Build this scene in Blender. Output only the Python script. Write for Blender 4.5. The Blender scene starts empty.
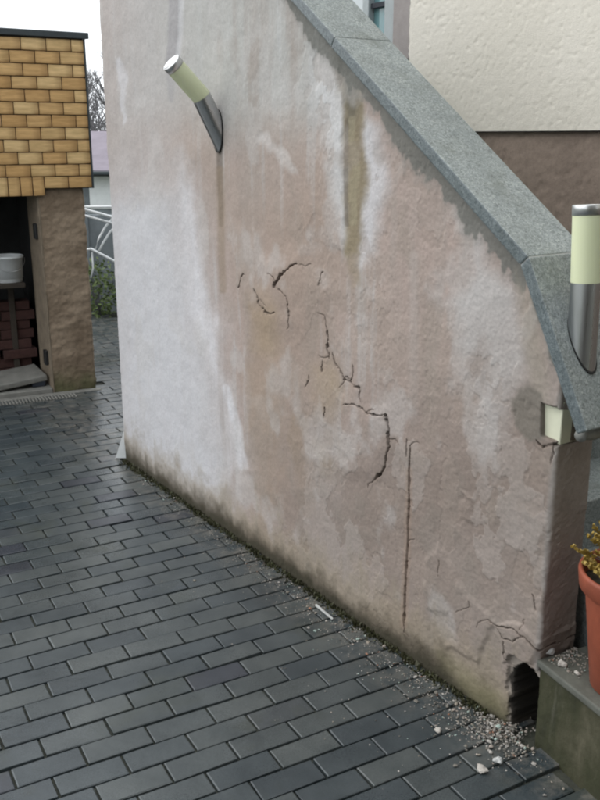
import bpy, bmesh, math, random
import numpy as np
from mathutils import Vector, Matrix

random.seed(7)
R = math.radians
SC = bpy.context.scene
COL = SC.collection

# ------------------------------------------------------------------ camera, sky, sun, exposure
F_PX, HORIZON, CAM_H = 900.0, 138.0, 1.72           # measured on the 600 x 800 photograph
PITCH = math.atan((400 - HORIZON) / F_PX)
cam_d = bpy.data.cameras.new('camera')
cam = bpy.data.objects.new('camera', cam_d)
COL.objects.link(cam)
cam.location = (0, 0, CAM_H)
cam.rotation_euler = (math.pi / 2 - PITCH, 0, 0)
cam_d.sensor_fit = 'VERTICAL'
cam_d.sensor_height = 36
cam_d.lens = F_PX / 800 * 36
cam_d.clip_end = 600
SC.camera = cam

SUN_ELEV, SUN_AZ = R(50), R(275)                     # azimuth clockwise from +Y: the light comes from behind, left
world = bpy.data.worlds.new('World')
SC.world = world
world.use_nodes = True
wn, wl = world.node_tree.nodes, world.node_tree.links
wn.clear()
sky = wn.new('ShaderNodeTexSky')
sky.sky_type = 'NISHITA'
sky.sun_disc = False
sky.sun_elevation = SUN_ELEV
sky.sun_rotation = SUN_AZ
sky.air_density = 1.0
sky.dust_density = 6.0
sky.ozone_density = 1.0
hs = wn.new('ShaderNodeHueSaturation')
hs.inputs['Saturation'].default_value = 0.42
bg = wn.new('ShaderNodeBackground')
bg.inputs['Strength'].default_value = 0.15
wo = wn.new('ShaderNodeOutputWorld')
wl.new(sky.outputs[0], hs.inputs['Color'])
wtc = wn.new('ShaderNodeTexCoord')                   # closed, even cloud cover over that sky
wno = wn.new('ShaderNodeTexNoise'); wno.inputs['Scale'].default_value = 2.2; wno.inputs['Detail'].default_value = 6
wl.new(wtc.outputs['Generated'], wno.inputs['Vector'])
wra = wn.new('ShaderNodeValToRGB')
wra.color_ramp.elements[0].position = 0.3; wra.color_ramp.elements[0].color = (6.45, 6.75, 7.05, 1)
wra.color_ramp.elements[1].position = 0.75; wra.color_ramp.elements[1].color = (7.7, 8.0, 8.3, 1)
wl.new(wno.outputs['Fac'], wra.inputs[0])
wmx = wn.new('ShaderNodeMix'); wmx.data_type = 'RGBA'; wmx.inputs[0].default_value = 0.85
wl.new(hs.outputs[0], wmx.inputs[6]); wl.new(wra.outputs[0], wmx.inputs[7])
wl.new(wmx.outputs[2], bg.inputs[0])
wl.new(bg.outputs[0], wo.inputs[0])
sun_d = bpy.data.lights.new('sun', 'SUN')
sun_d.energy = 0.5
sun_d.angle = R(60)
sun_d.color = (1.0, 0.97, 0.92)
sun = bpy.data.objects.new('sun', sun_d)
COL.objects.link(sun)
sun_dir = Vector((math.sin(SUN_AZ) * math.cos(SUN_ELEV), math.cos(SUN_AZ) * math.cos(SUN_ELEV), math.sin(SUN_ELEV)))
sun.rotation_euler = sun_dir.to_track_quat('Z', 'Y').to_euler()
SC.view_settings.view_transform = 'Standard'
SC.view_settings.look = 'None'
SC.view_settings.gamma = 1.0
SC.view_settings.exposure = 0.75
SC.view_settings.use_curve_mapping = False
SC.cycles.filter_width = 2.1                          # a small, soft phone lens

# ------------------------------------------------------------------ measuring: photo pixel -> direction -> point on a plane
SP, CP = math.sin(PITCH), math.cos(PITCH)
CAM = np.array([0, 0, CAM_H])
def ray(u, v):
    x, y = (u - 300) / F_PX, (v - 400) / F_PX
    return np.array([x, CP - y * SP, -SP - y * CP])
def on_plane(u, v, p0, nn):
    r = ray(u, v)
    return CAM + r * (np.dot(np.array(p0) - CAM, nn) / np.dot(r, nn))
def on_ground(u, v, z=0.0):
    return on_plane(u, v, (0, 0, z), np.array([0, 0, 1.0]))
def proj(P):
    P = np.asarray(P, float)
    q = P - CAM
    zc = q[..., 1] * CP - q[..., 2] * SP
    yc = q[..., 1] * SP + q[..., 2] * CP
    return 300 + F_PX * q[..., 0] / zc, 400 - F_PX * yc / zc, zc

# frame of the stair wall: s runs along it towards the camera, off is out of its face
WA = on_ground(125, 460)
WB = on_ground(505, 725)
WD = (WB - WA) / np.linalg.norm(WB - WA)
WN = np.array([WD[1], -WD[0], 0])
ZU = np.array([0, 0, 1.0])
def wp(s, z, off=0.0):
    return WA + WD * s + WN * off + ZU * z
def wall_sz(u, v, off=0.0):
    P = on_plane(u, v, WA + WN * off, WN)
    return float(np.dot(P - WA, WD)), float(P[2])

# ------------------------------------------------------------------ noise
_rng = np.random.default_rng(11)
_tab = _rng.random((256, 256))
def vnoise(x, y, k=0):
    x = np.asarray(x, float) + 17.3 * k
    y = np.asarray(y, float) + 9.1 * k
    xi, yi = np.floor(x).astype(int), np.floor(y).astype(int)
    fx, fy = x - xi, y - yi
    fx, fy = fx * fx * (3 - 2 * fx), fy * fy * (3 - 2 * fy)
    a = _tab[xi & 255, yi & 255]; b = _tab[(xi + 1) & 255, yi & 255]
    c = _tab[xi & 255, (yi + 1) & 255]; d = _tab[(xi + 1) & 255, (yi + 1) & 255]
    return (a * (1 - fx) + b * fx) * (1 - fy) + (c * (1 - fx) + d * fx) * fy
def fbm(x, y, k=0, o=4):
    t, a, n = 0, 0.5, 0
    for i in range(o):
        t = t + a * vnoise(x * 2 ** i, y * 2 ** i, k + i * 3); n += a; a *= 0.5
    return t / n
def sstep(a, b, x):
    t = np.clip((x - a) / (b - a), 0, 1)
    return t * t * (3 - 2 * t)

# ------------------------------------------------------------------ objects
def link(o, parent=None):
    COL.objects.link(o)
    if parent is not None:
        o.parent = parent
    return o
def tag(o, label=None, cat=None, group=None, kind=None):
    if label: o['label'] = label
    if cat: o['category'] = cat
    if group: o['group'] = group
    if kind: o['kind'] = kind
    return o
def empty(name, loc=(0, 0, 0), rz=0.0):
    o = bpy.data.objects.new(name, None)
    o.location = loc; o.rotation_euler = (0, 0, rz)
    o.empty_display_size = 0.1
    return link(o)
def mesh_obj(name, verts, faces, mat, parent=None, smooth=False):
    me = bpy.data.meshes.new(name)
    me.from_pydata([tuple(map(float, v)) for v in verts], [], [tuple(f) for f in faces])
    me.update()
    if mat: me.materials.append(mat)
    if smooth:
        me.polygons.foreach_set('use_smooth', [True] * len(me.polygons))
    o = bpy.data.objects.new(name, me)
    return link(o, parent)
def bm_obj(name, bm, mat, parent=None, smooth=False):
    me = bpy.data.meshes.new(name)
    bmesh.ops.recalc_face_normals(bm, faces=bm.faces)
    bm.to_mesh(me); bm.free()
    if mat: me.materials.append(mat)
    if smooth:
        me.polygons.foreach_set('use_smooth', [True] * len(me.polygons))
    return link(bpy.data.objects.new(name, me), parent)
def hexa(pts, bevel=0.0, seg=1, bm=None):
    """box from 8 corner points: 0-3 bottom ring, 4-7 top ring"""
    nb = bmesh.new()
    vs = [nb.verts.new(tuple(map(float, p))) for p in pts]
    for f in ((3, 2, 1, 0), (4, 5, 6, 7), (0, 1, 5, 4), (1, 2, 6, 5), (2, 3, 7, 6), (3, 0, 4, 7)):
        nb.faces.new([vs[i] for i in f])
    if bevel:
        bmesh.ops.bevel(nb, geom=nb.edges[:], offset=bevel, segments=seg, affect='EDGES', profile=0.6)
    if bm is None:
        return nb
    m = bpy.data.meshes.new('t'); nb.to_mesh(m); nb.free(); bm.from_mesh(m); bpy.data.meshes.remove(m)
    return bm
def box_pts(x0, x1, y0, y1, z0, z1):
    return [(x0, y0, z0), (x1, y0, z0), (x1, y1, z0), (x0, y1, z0), (x0, y0, z1), (x1, y0, z1), (x1, y1, z1), (x0, y1, z1)]
def tube(bm, pts, r, n=8, r1=None, cap=True):
    pts = [Vector(tuple(map(float, p))) for p in pts]
    rings = []
    up = Vector((0.31, 0.17, 0.93)).normalized()
    for i, p in enumerate(pts):
        t = (pts[min(i + 1, len(pts) - 1)] - pts[max(i - 1, 0)]).normalized()
        e1 = t.cross(up)
        if e1.length < 0.05: e1 = t.cross(Vector((1, 0, 0)))
        e1.normalize(); e2 = t.cross(e1)
        rr = r if r1 is None else r + (r1 - r) * i / (len(pts) - 1)
        rings.append([bm.verts.new(p + (e1 * math.cos(2 * math.pi * k / n) + e2 * math.sin(2 * math.pi * k / n)) * rr) for k in range(n)])
    for a, b in zip(rings, rings[1:]):
        for k in range(n):
            bm.faces.new((a[k], a[(k + 1) % n], b[(k + 1) % n], b[k]))
    if cap:
        bm.faces.new(rings[0][::-1]); bm.faces.new(rings[-1])
def lathe(prof, n=40):
    """prof: (r, z) list"""
    bm = bmesh.new()
    rings = [[bm.verts.new((r * math.cos(2 * math.pi * k / n), r * math.sin(2 * math.pi * k / n), z)) for k in range(n)] for r, z in prof]
    for a, b in zip(rings, rings[1:]):
        for k in range(n):
            bm.faces.new((a[k], a[(k + 1) % n], b[(k + 1) % n], b[k]))
    return bm, rings
def add_col(me, name, rgb):
    at = me.attributes.new(name, 'FLOAT_COLOR', 'POINT')
    buf = np.ones((len(rgb), 4), np.float32); buf[:, :3] = rgb
    at.data.foreach_set('color', buf.ravel())
def grid_obj(name, P, mat, parent=None, smooth=True, cols=None):
    """P: (rows, cols, 3) array of points -> quad sheet"""
    r, c = P.shape[:2]
    idx = np.arange(r * c).reshape(r, c)
    q = np.stack([idx[:-1, :-1], idx[:-1, 1:], idx[1:, 1:], idx[1:, :-1]], -1).reshape(-1, 4)
    me = bpy.data.meshes.new(name)
    me.vertices.add(r * c); me.vertices.foreach_set('co', P.reshape(-1).astype(np.float32))
    me.loops.add(q.size); me.loops.foreach_set('vertex_index', q.ravel().astype(np.int32))
    me.polygons.add(len(q)); me.polygons.foreach_set('loop_start', np.arange(0, q.size, 4, dtype=np.int32))
    if smooth: me.polygons.foreach_set('use_smooth', np.ones(len(q), bool))
    me.update(calc_edges=True); me.validate()
    if cols is not None: add_col(me, 'tone', cols.reshape(-1, 3))
    me.materials.append(mat)
    return link(bpy.data.objects.new(name, me), parent)

# ------------------------------------------------------------------ materials
class NT:
    def __init__(self, name):
        self.m = bpy.data.materials.new(name); self.m.use_nodes = True
        self.n, self.l = self.m.node_tree.nodes, self.m.node_tree.links
        self.b = self.n['Principled BSDF']
        self.tc = self.n.new('ShaderNodeTexCoord')
    def noise(self, scale, detail=4, rough=0.6, vec='Object', dist=0.0, stretch=None):
        t = self.n.new('ShaderNodeTexNoise')
        t.inputs['Scale'].default_value = scale; t.inputs['Detail'].default_value = detail
        t.inputs['Roughness'].default_value = rough; t.inputs['Distortion'].default_value = dist
        src = self.geo() if vec == 'World' else self.tc.outputs[vec]
        if stretch:
            mp = self.n.new('ShaderNodeMapping'); mp.inputs['Scale'].default_value = stretch
            self.l.new(src, mp.inputs[0]); src = mp.outputs[0]
        self.l.new(src, t.inputs['Vector'])
        return t.outputs['Fac']
    def geo(self):
        g = self.n.new('ShaderNodeNewGeometry'); return g.outputs['Position']
    def vor(self, scale, vec='Object', feature='F1'):
        t = self.n.new('ShaderNodeTexVoronoi'); t.inputs['Scale'].default_value = scale; t.feature = feature
        self.l.new(self.geo() if vec == 'World' else self.tc.outputs[vec], t.inputs['Vector'])
        return t
    def ramp(self, fac, stops):
        r = self.n.new('ShaderNodeValToRGB')
        e = r.color_ramp.elements
        while len(e) < len(stops): e.new(0.5)
        for k, (p, c) in enumerate(stops):
            e[k].position = p; e[k].color = (*c, 1) if len(c) == 3 else c
        self.l.new(fac, r.inputs[0]); return r.outputs[0]
    def val(self, fac, a, b, lo=0.3, hi=0.7):
        r = self.n.new('ShaderNodeMapRange')
        r.inputs[1].default_value = lo; r.inputs[2].default_value = hi; r.inputs[3].default_value = a; r.inputs[4].default_value = b
        self.l.new(fac, r.inputs[0]); return r.outputs[0]
    def mix(self, fac, a, b, mode='MIX'):
        x = self.n.new('ShaderNodeMix'); x.data_type = 'RGBA'; x.blend_type = mode
        if isinstance(fac, (int, float)): x.inputs[0].default_value = fac
        else: self.l.new(fac, x.inputs[0])
        for s, v in ((6, a), (7, b)):
            if isinstance(v, tuple): x.inputs[s].default_value = (*v, 1)
            else: self.l.new(v, x.inputs[s])
        return x.outputs[2]
    def math(self, op, a, b=0.0):
        x = self.n.new('ShaderNodeMath'); x.operation = op
        for s, v in ((0, a), (1, b)):
            if isinstance(v, (int, float)): x.inputs[s].default_value = v
            else: self.l.new(v, x.inputs[s])
        return x.outputs[0]
    def attr(self, name):
        a = self.n.new('ShaderNodeAttribute'); a.attribute_name = name; return a
    def rnd(self):
        return self.n.new('ShaderNodeObjectInfo').outputs['Random']
    def bump(self, h, strength=0.3, dist=0.01, prev=None):
        x = self.n.new('ShaderNodeBump'); x.inputs['Strength'].default_value = strength; x.inputs['Distance'].default_value = dist
        self.l.new(h, x.inputs['Height'])
        if prev is not None: self.l.new(prev, x.inputs['Normal'])
        return x.outputs[0]
    def out(self, color=None, rough=None, normal=None, **kw):
        def put(k, v):
            i = self.b.inputs[k]
            if isinstance(v, tuple): i.default_value = (*v, 1) if len(v) == 3 and len(i.default_value) == 4 else v
            elif isinstance(v, (int, float)): i.default_value = v
            else: self.l.new(v, i)
        if color is not None: put('Base Color', color)
        if rough is not None: put('Roughness', rough)
        if normal is not None: self.l.new(normal, self.b.inputs['Normal'])
        for k, v in kw.items(): put(k.replace('_', ' '), v)
        return self.m

def m_stair_render():
    t = NT('old_stained_render')
    c = t.attr('tone').outputs['Color']
    f = t.noise(95, 5, 0.7)
    c = t.mix(1.0, c, t.ramp(f, [(0.25, (0.86, 0.86, 0.86)), (0.75, (1.12, 1.12, 1.12))]), 'MULTIPLY')
    h1 = t.noise(170, 4, 0.75); h2 = t.noise(38, 4, 0.6)
    nb = t.bump(h2, 0.2, 0.004); nb = t.bump(h1, 0.22, 0.002, nb)
    return t.out(c, t.val(t.noise(9, 3), 0.72, 0.92), nb, Specular_IOR_Level=0.25)
def m_toned(name, amt=0.14, fine=120, rough=0.9, bs=0.4):
    t = NT(name)
    c = t.attr('tone').outputs['Color']
    f = t.noise(fine, 5, 0.7)
    c = t.mix(1.0, c, t.ramp(f, [(0.25, (1 - amt,) * 3), (0.75, (1 + amt,) * 3)]), 'MULTIPLY')
    return t.out(c, rough, t.bump(t.noise(fine * 1.4, 4, 0.75), bs, 0.004), Specular_IOR_Level=0.25)
def m_granite():
    t = NT('grey_granite')
    v = t.vor(170); v2 = t.vor(330)
    c = t.ramp(v.outputs['Color'], [(0.0, (0.045, 0.052, 0.055)), (0.35, (0.15, 0.168, 0.172)), (0.7, (0.235, 0.255, 0.26)), (1.0, (0.36, 0.375, 0.37))])
    c2 = t.ramp(v2.outputs['Color'], [(0.0, (0.07, 0.08, 0.08)), (0.6, (0.22, 0.24, 0.24)), (1.0, (0.40, 0.41, 0.40))])
    c = t.mix(0.5, c, c2)
    c = t.mix(1.0, c, (1.22, 1.24, 1.235), 'MULTIPLY')
    st = t.noise(3.2, 5, 0.7, 'World')
    c = t.mix(1.0, c, t.ramp(st, [(0.3, (0.80, 0.81, 0.79)), (0.72, (1.16, 1.16, 1.14))]), 'MULTIPLY')
    grime = t.noise(7, 5, 0.65)
    c = t.mix(t.val(grime, 0.0, 0.5, 0.55, 0.78), c, (0.085, 0.095, 0.07))
    return t.out(c, t.val(t.noise(16, 4), 0.38, 0.62), t.bump(t.noise(220, 3, 0.7), 0.18, 0.002), Specular_IOR_Level=0.45)
def m_granite_edge():
    m = M0['granite'].copy(); m.name = 'sawn_granite_edge'
    nt = m.node_tree; b = nt.nodes['Principled BSDF']
    src = b.inputs['Base Color'].links[0].from_socket
    x = nt.nodes.new('ShaderNodeMix'); x.data_type = 'RGBA'; x.blend_type = 'MULTIPLY'; x.inputs[0].default_value = 1.0
    x.inputs[7].default_value = (0.50, 0.54, 0.575, 1)
    nt.links.new(src, x.inputs[6]); nt.links.new(x.outputs[2], b.inputs['Base Color'])
    for l in list(b.inputs['Roughness'].links): nt.links.remove(l)
    b.inputs['Roughness'].default_value = 0.3
    return m
M0 = {}
def m_paver():
    t = NT('wet_concrete_paver')
    r = t.math('FRACT', t.math('ADD', t.math('MULTIPLY', t.rnd(), 1.0), t.attr('shade').outputs['Fac']))
    c = t.ramp(r, [(0.0, (0.036, 0.047, 0.055)), (0.30, (0.044, 0.056, 0.063)), (0.6, (0.050, 0.061, 0.066)), (0.95, (0.061, 0.072, 0.075)), (0.965, (0.032, 0.038, 0.050)), (1.0, (0.038, 0.044, 0.055))])
    blot = t.noise(5.5, 5, 0.6, 'World')
    c = t.mix(1.0, c, t.ramp(blot, [(0.3, (0.62, 0.66, 0.66)), (0.7, (1.22, 1.18, 1.12))]), 'MULTIPLY')
    fine = t.noise(190, 4, 0.8, 'World')
    c = t.mix(1.0, c, t.ramp(fine, [(0.25, (0.7, 0.7, 0.7)), (0.75, (1.3, 1.3, 1.3))]), 'MULTIPLY')
    wet = t.noise(2.3, 4, 0.6, 'World')
    # moss and grit lodged in places
    pat = t.noise(1.6, 5, 0.65, 'World', 0.4)
    c = t.mix(t.val(pat, 0.0, 0.75, 0.56, 0.74), c, (0.038, 0.044, 0.026))
    # plaster dust that has settled along the foot of the wall
    dv = t.n.new('ShaderNodeVectorMath'); dv.operation = 'DOT_PRODUCT'; t.l.new(t.geo(), dv.inputs[0]); dv.inputs[1].default_value = tuple(WN)
    off = t.math('SUBTRACT', dv.outputs['Value'], float(np.dot(WA, WN)))
    dn = t.noise(14, 6, 0.75, 'World')
    dm = t.math('MULTIPLY', t.val(off, 1.0, 0.0, 0.03, 0.24), t.val(dn, 0.0, 0.8, 0.44, 0.66))
    c = t.mix(dm, c, (0.165, 0.155, 0.135))
    sp = t.noise(300, 2, 0.5, 'World')
    c = t.mix(t.val(sp, 0.0, 0.5, 0.68, 0.78), c, (0.12, 0.125, 0.12))
    rg = t.math('ADD', t.val(wet, 0.20, 0.40, 0.35, 0.68), t.val(fine, -0.03, 0.07))
    nb = t.bump(t.noise(34, 3, 0.5, 'World'), 0.16, 0.006)
    nb = t.bump(fine, 0.22, 0.002, nb)
    return t.out(c, rg, nb, Specular_IOR_Level=0.5)
def m_plain(name, color, rough=0.8, var=0.2, scale=25, bs=0.3, bscale=60, **kw):
    t = NT(name)
    f = t.noise(scale, 5, 0.65)
    c = t.mix(1.0, color, t.ramp(f, [(0.25, (1 - var,) * 3), (0.75, (1 + var,) * 3)]), 'MULTIPLY')
    return t.out(c, rough, t.bump(t.noise(bscale, 4, 0.7), bs, 0.004), **kw)
def m_tile():
    t = NT('tan_glazed_facing_tile')
    c = t.ramp(t.rnd(), [(0.0, (0.54, 0.32, 0.125)), (0.35, (0.64, 0.415, 0.185)), (0.7, (0.70, 0.50, 0.25)), (1.0, (0.57, 0.345, 0.14))])
    g = t.noise(9, 4, 0.6, 'World', stretch=(1, 1, 7))
    c = t.mix(1.0, c, t.ramp(g, [(0.3, (0.78, 0.74, 0.66)), (0.7, (1.14, 1.14, 1.14))]), 'MULTIPLY')
    # the glaze of these tiles browns towards its rim
    sx = t.n.new('ShaderNodeSeparateXYZ'); t.l.new(t.tc.outputs['Generated'], sx.inputs[0])
    ex = t.math('ABSOLUTE', t.math('SUBTRACT', sx.outputs[0], 0.38))
    ez = t.math('ABSOLUTE', t.math('SUBTRACT', sx.outputs[2], 0.55))
    e = t.math('ADD', t.val(ex, 0.0, 0.5, 0.28, 0.55), t.val(ez, 0.0, 0.5, 0.25, 0.55))
    c = t.mix(e, c, (0.25, 0.135, 0.045))
    return t.out(c, 0.5, t.bump(t.noise(90, 3), 0.15, 0.002))
def m_metal(name, col, rough):
    t = NT(name)
    st = t.noise(9, 3, 0.6, stretch=(14, 1.2, 1.2))
    return t.out(t.mix(t.val(st, 0.0, 0.35), col, tuple(c * 0.6 for c in col)), t.val(st, rough, rough + 0.14), None, Metallic=1.0)
def m_leaf(name, a, b):
    t = NT(name)
    return t.out(t.mix(t.val(t.noise(30, 3), 0.0, 1.0), a, b), 0.6)
def m_glass(name, tint, rough=0.06):
    t = NT(name)
    return t.out(t.mix(t.val(t.noise(6, 3), 0, 0.4), tint, tuple(c * 0.7 for c in tint)), rough, None, Specular_IOR_Level=0.8)
def m_mossy():
    t = NT('mossy_concrete')
    g = t.noise(9, 5, 0.65, stretch=(1, 1, 0.35))
    c = t.ramp(g, [(0.28, (0.016, 0.018, 0.007)), (0.48, (0.032, 0.034, 0.013)), (0.60, (0.052, 0.050, 0.026)), (0.76, (0.11, 0.10, 0.065))])
    st = t.noise(26, 4, 0.7, stretch=(1, 1, 0.12))
    c = t.mix(t.val(st, 0, 0.4, 0.58, 0.74), c, (0.11, 0.108, 0.08))
    nb = t.bump(t.noise(60, 5, 0.75), 0.5, 0.006)
    return t.out(c, 0.75, nb)

M0['granite'] = m_granite()
M = dict(
    granite_edge=m_granite_edge(),
    render=m_stair_render(), granite=M0['granite'], paver=m_paver(),
    sand=m_plain('damp_joint_sand', (0.040, 0.043, 0.032), 0.9, 0.4, 60, 0.6, 180),
    soil=m_plain('soil', (0.05, 0.04, 0.026), 0.95, 0.4, 20, 0.8, 50),
    grass=m_plain('rough_grass_ground', (0.055, 0.07, 0.03), 0.95, 0.4, 3, 0.6, 30),
    tile=m_tile(), pillar=m_toned('rough_brown_render', 0.2, 60, 0.92, 0.6), cream=m_toned('cream_roughcast', 0.07, 110, 0.9, 0.6),
    plinth=m_toned('brown_plinth_render', 0.16, 80, 0.85, 0.45),
    darkmetal=m_plain('dark_flashing', (0.035, 0.045, 0.05), 0.45, 0.25, 8, 0.1, 20),
    jamb=m_plain('weathered_jamb_board', (0.22, 0.175, 0.125), 0.85, 0.3, 14, 0.35, 60),
    dark=m_plain('dark_interior_plaster', (0.030, 0.030, 0.030), 0.9, 0.3, 10),  # one even near-black tone for the walls inside the doorway
    timber=m_plain('dark_timber', (0.045, 0.035, 0.026), 0.8, 0.3, 12),
    brick=m_plain('red_clay_brick', (0.060, 0.026, 0.021), 0.9, 0.3, 22, 0.4, 90),
    bucket=m_plain('white_plastic', (0.68, 0.70, 0.70), 0.45, 0.06, 10, 0.02, 20),
    palestone=m_plain('pale_stone', (0.42, 0.43, 0.42), 0.7, 0.2, 14),
    conc=m_plain('grey_concrete', (0.20, 0.195, 0.175), 0.85, 0.25, 14, 0.4, 60),
    mossy=m_mossy(),
    ledge_top=m_plain('worn_ledge_screed', (0.090, 0.094, 0.080), 0.55, 0.5, 9, 0.4, 70),
    steel=m_metal('brushed_steel', (0.56, 0.57, 0.58), 0.24), capsteel=m_metal('polished_steel_cap', (0.72, 0.73, 0.73), 0.28),
    gasket=m_plain('black_gasket', (0.012, 0.012, 0.012), 0.6, 0.1),
    opal=NT('opal_cream_diffuser').out((0.70, 0.74, 0.50), 0.35, None, Subsurface_Weight=0.25, Subsurface_Radius=(0.02, 0.02, 0.012), Subsurface_Scale=0.5),
    terracotta=m_plain('terracotta_plastic', (0.25, 0.062, 0.03), 0.6, 0.28, 14, 0.15, 60),
    gold=m_leaf('golden_conifer_spray', (0.44, 0.31, 0.07), (0.27, 0.19, 0.04)),
    green=m_leaf('garden_leaf', (0.13, 0.18, 0.055), (0.075, 0.11, 0.03)),
    bark=m_plain('winter_bark', (0.13, 0.125, 0.13), 0.9, 0.3, 10),
    chalk=m_plain('plaster_chip', (0.42, 0.395, 0.36), 0.9, 0.25, 40),
    chip=m_toned('mixed_rubble', 0.2, 80, 0.9, 0.4),
    whitepaint=m_plain('white_paint', (0.72, 0.74, 0.74), 0.5, 0.08, 12),
    mauve=m_plain('mauve_roofing', (0.20, 0.175, 0.205), 0.8, 0.15, 5),
    fence=m_plain('grey_fence_concrete', (0.16, 0.18, 0.19), 0.85, 0.3, 6),
    teal=m_glass('teal_door_glass', (0.16, 0.30, 0.32)), frame=m_plain('grey_door_frame', (0.36, 0.40, 0.41), 0.5, 0.1, 8),
    band=m_plain('grey_pink_window_band', (0.34, 0.31, 0.30), 0.85, 0.12, 16, 0.4, 120),
    clear=m_glass('sky_reflecting_glass', (0.55, 0.60, 0.62), 0.03),
    filler=m_plain('cream_filler', (0.66, 0.67, 0.52), 0.6, 0.06, 20, 0.05, 40),
    mortar=m_plain('grey_mortar', (0.22, 0.225, 0.21), 0.85, 0.25, 30, 0.4, 90),
    moss=m_leaf('base_moss', (0.055, 0.06, 0.022), (0.035, 0.032, 0.014)),
    housewall=m_plain('cream_roughcast_far', (0.72, 0.69, 0.60), 0.9, 0.08, 12, 0.5, 70), plinthwall=m_plain('brown_plinth_far', (0.19, 0.155, 0.13), 0.9, 0.2, 12, 0.5, 70),
    rubber=m_plain('dark_rubber', (0.02, 0.025, 0.035), 0.7, 0.2),
)

# ================================================================== SETTING
g = 400.0
ground = mesh_obj('ground', [(-g, -g, -0.06), (g, -g, -0.06), (g, g, -0.06), (-g, g, -0.06)], [(0, 1, 2, 3)], M['grass'])
tag(ground, kind='structure')

# ---- paving: one bed of joint sand, pavers as pieces
PA = R(29)
PX = np.array([math.cos(PA), math.sin(PA)]); PY = np.array([-math.sin(PA), math.cos(PA)])
paving = mesh_obj('paving', [(-7, -2.5, -0.012), (3.2, -2.5, -0.012), (3.2, 9.2, -0.012), (-7, 9.2, -0.012)], [(0, 1, 2, 3)], M['sand'])
tag(paving, kind='structure')
SHA = R(26)
SHD = np.array([math.cos(SHA), math.sin(SHA), 0]); SHN = np.array([SHD[1], -SHD[0], 0])      # along the shed front, out of it
SH0 = on_ground(95, 388)
LH = 0.28
LEDGE0 = np.array([0.684, 2.272]); LA = R(-66)
LX = np.array([math.cos(LA), math.sin(LA)]); LY = np.array([-LX[1], LX[0]])                  # along the ledge edge, into the ledge
def paver_mesh(k):
    nb = bmesh.new()
    l, w, h, b = 0.0962, 0.0428, 0.05, 0.0020
    rr = random.Random(k)
    def ring(dx, z):
        return [nb.verts.new((x * (l - dx) + rr.uniform(-.0012, .0012), y * (w - dx) + rr.uniform(-.0012, .0012), z)) for x, y in ((-1, -1), (1, -1), (1, 1), (-1, 1))]
    r0, r1, r2 = ring(0, -h), ring(0, -b), ring(b, 0)
    for a, c in ((r0, r1), (r1, r2)):
        for i in range(4):
            nb.faces.new((a[i], a[(i + 1) % 4], c[(i + 1) % 4], c[i]))
    nb.faces.new(r2)
    me = bpy.data.meshes.new('paver'); nb.to_mesh(me); nb.free(); me.materials.append(M['paver'])
    return me
pav_meshes = [paver_mesh(k) for k in range(8)]
spots = []
for j in range(-66, 122):
    for i in range(-50, 50):
        lx = i * 0.200 + (0.100 if j % 2 else 0.0) + 0.03 * math.sin(j * 0.31); ly = j * 0.0935 + 0.004 * math.sin(i * 0.7)
        c = PX * lx + PY * ly
        if not (-5.6 < c[0] < 2.2 and -0.6 < c[1] < 9.1): continue
        q = np.array([c[0], c[1], 0]) - WA
        s, off = float(np.dot(q, WD)), float(np.dot(q, WN))
        if -0.05 < s < 3.1 and off < -0.07: continue
        if s <= -0.05 and off < -1.6: continue
        if s >= 3.0 and off < -0.9: continue
        q = c - LEDGE0
        if np.dot(q, LX) > -0.02 and np.dot(q, LY) > 0.07: continue
        q = np.array([c[0], c[1], 0]) - SH0
        if float(np.dot(q, SHN)) < 0.05 and float(np.dot(q, SHD)) < 0.0: continue
        u, v, zc = proj((c[0], c[1], 0))
        vis = zc > 0.3 and -20 < u < 612 and 150 < v < 815
        spots.append((0 if vis else 1, float(zc) if vis else 99, c, vis))
spots.sort(key=lambda t: (t[0], t[1]))
rv, rf, rs = [], [], []
for n, (_, zc, c, vis) in enumerate(spots):
    me = random.choice(pav_meshes)
    mt = Matrix.Translation((c[0], c[1], random.gauss(0, 0.0012))) @ Matrix.Rotation(PA + R(random.gauss(0, 0.6)), 4, 'Z') \
        @ Matrix.Rotation(R(random.gauss(0, 0.32)), 4, 'X') @ Matrix.Rotation(R(random.gauss(0, 0.22)), 4, 'Y')
    if n < 300 and vis:
        o = bpy.data.objects.new('paver', me); o.matrix_world = mt; link(o, paving)
    else:
        b = len(rv); rr = random.random()
        for vtx in me.vertices: rv.append(mt @ vtx.co); rs.append(rr)
        for p in me.polygons: rf.append([b + i for i in p.vertices])
rest = mesh_obj('distant_pavers', rv, rf, M['paver'], paving)
at = rest.data.attributes.new('shade', 'FLOAT', 'POINT'); at.data.foreach_set('value', rs)
tag(rest, kind='stuff')

# ================================================================== STAIR WALL
parapet = empty('stair_parapet_wall', tuple(wp(1.5, 0, -0.07)))
tag(parapet, 'stained cracked pinkish plaster stair wall under a sloping grey granite coping', 'wall')
PAR_INV = Matrix.Translation(-Vector(parapet.location))
TH = 0.152                                              # thickness of the wall
WEND = 2.95
s1, z1 = wall_sz(520, 265, 0.025); s0, z0 = wall_sz(290, 0, 0.025); s2, z2 = wall_sz(575, 430, 0.025)
SL1 = (z0 - z1) / (s1 - s0); SL2 = (z1 - z2) / (s2 - s1)
S_FLAT = 0.55
def cop_bottom(s):
    s = np.asarray(s, float)
    a = z1 + (s1 - np.maximum(s, S_FLAT)) * SL1
    return np.where(s < s1, a, z1 - (s - s1) * SL2)

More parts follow.
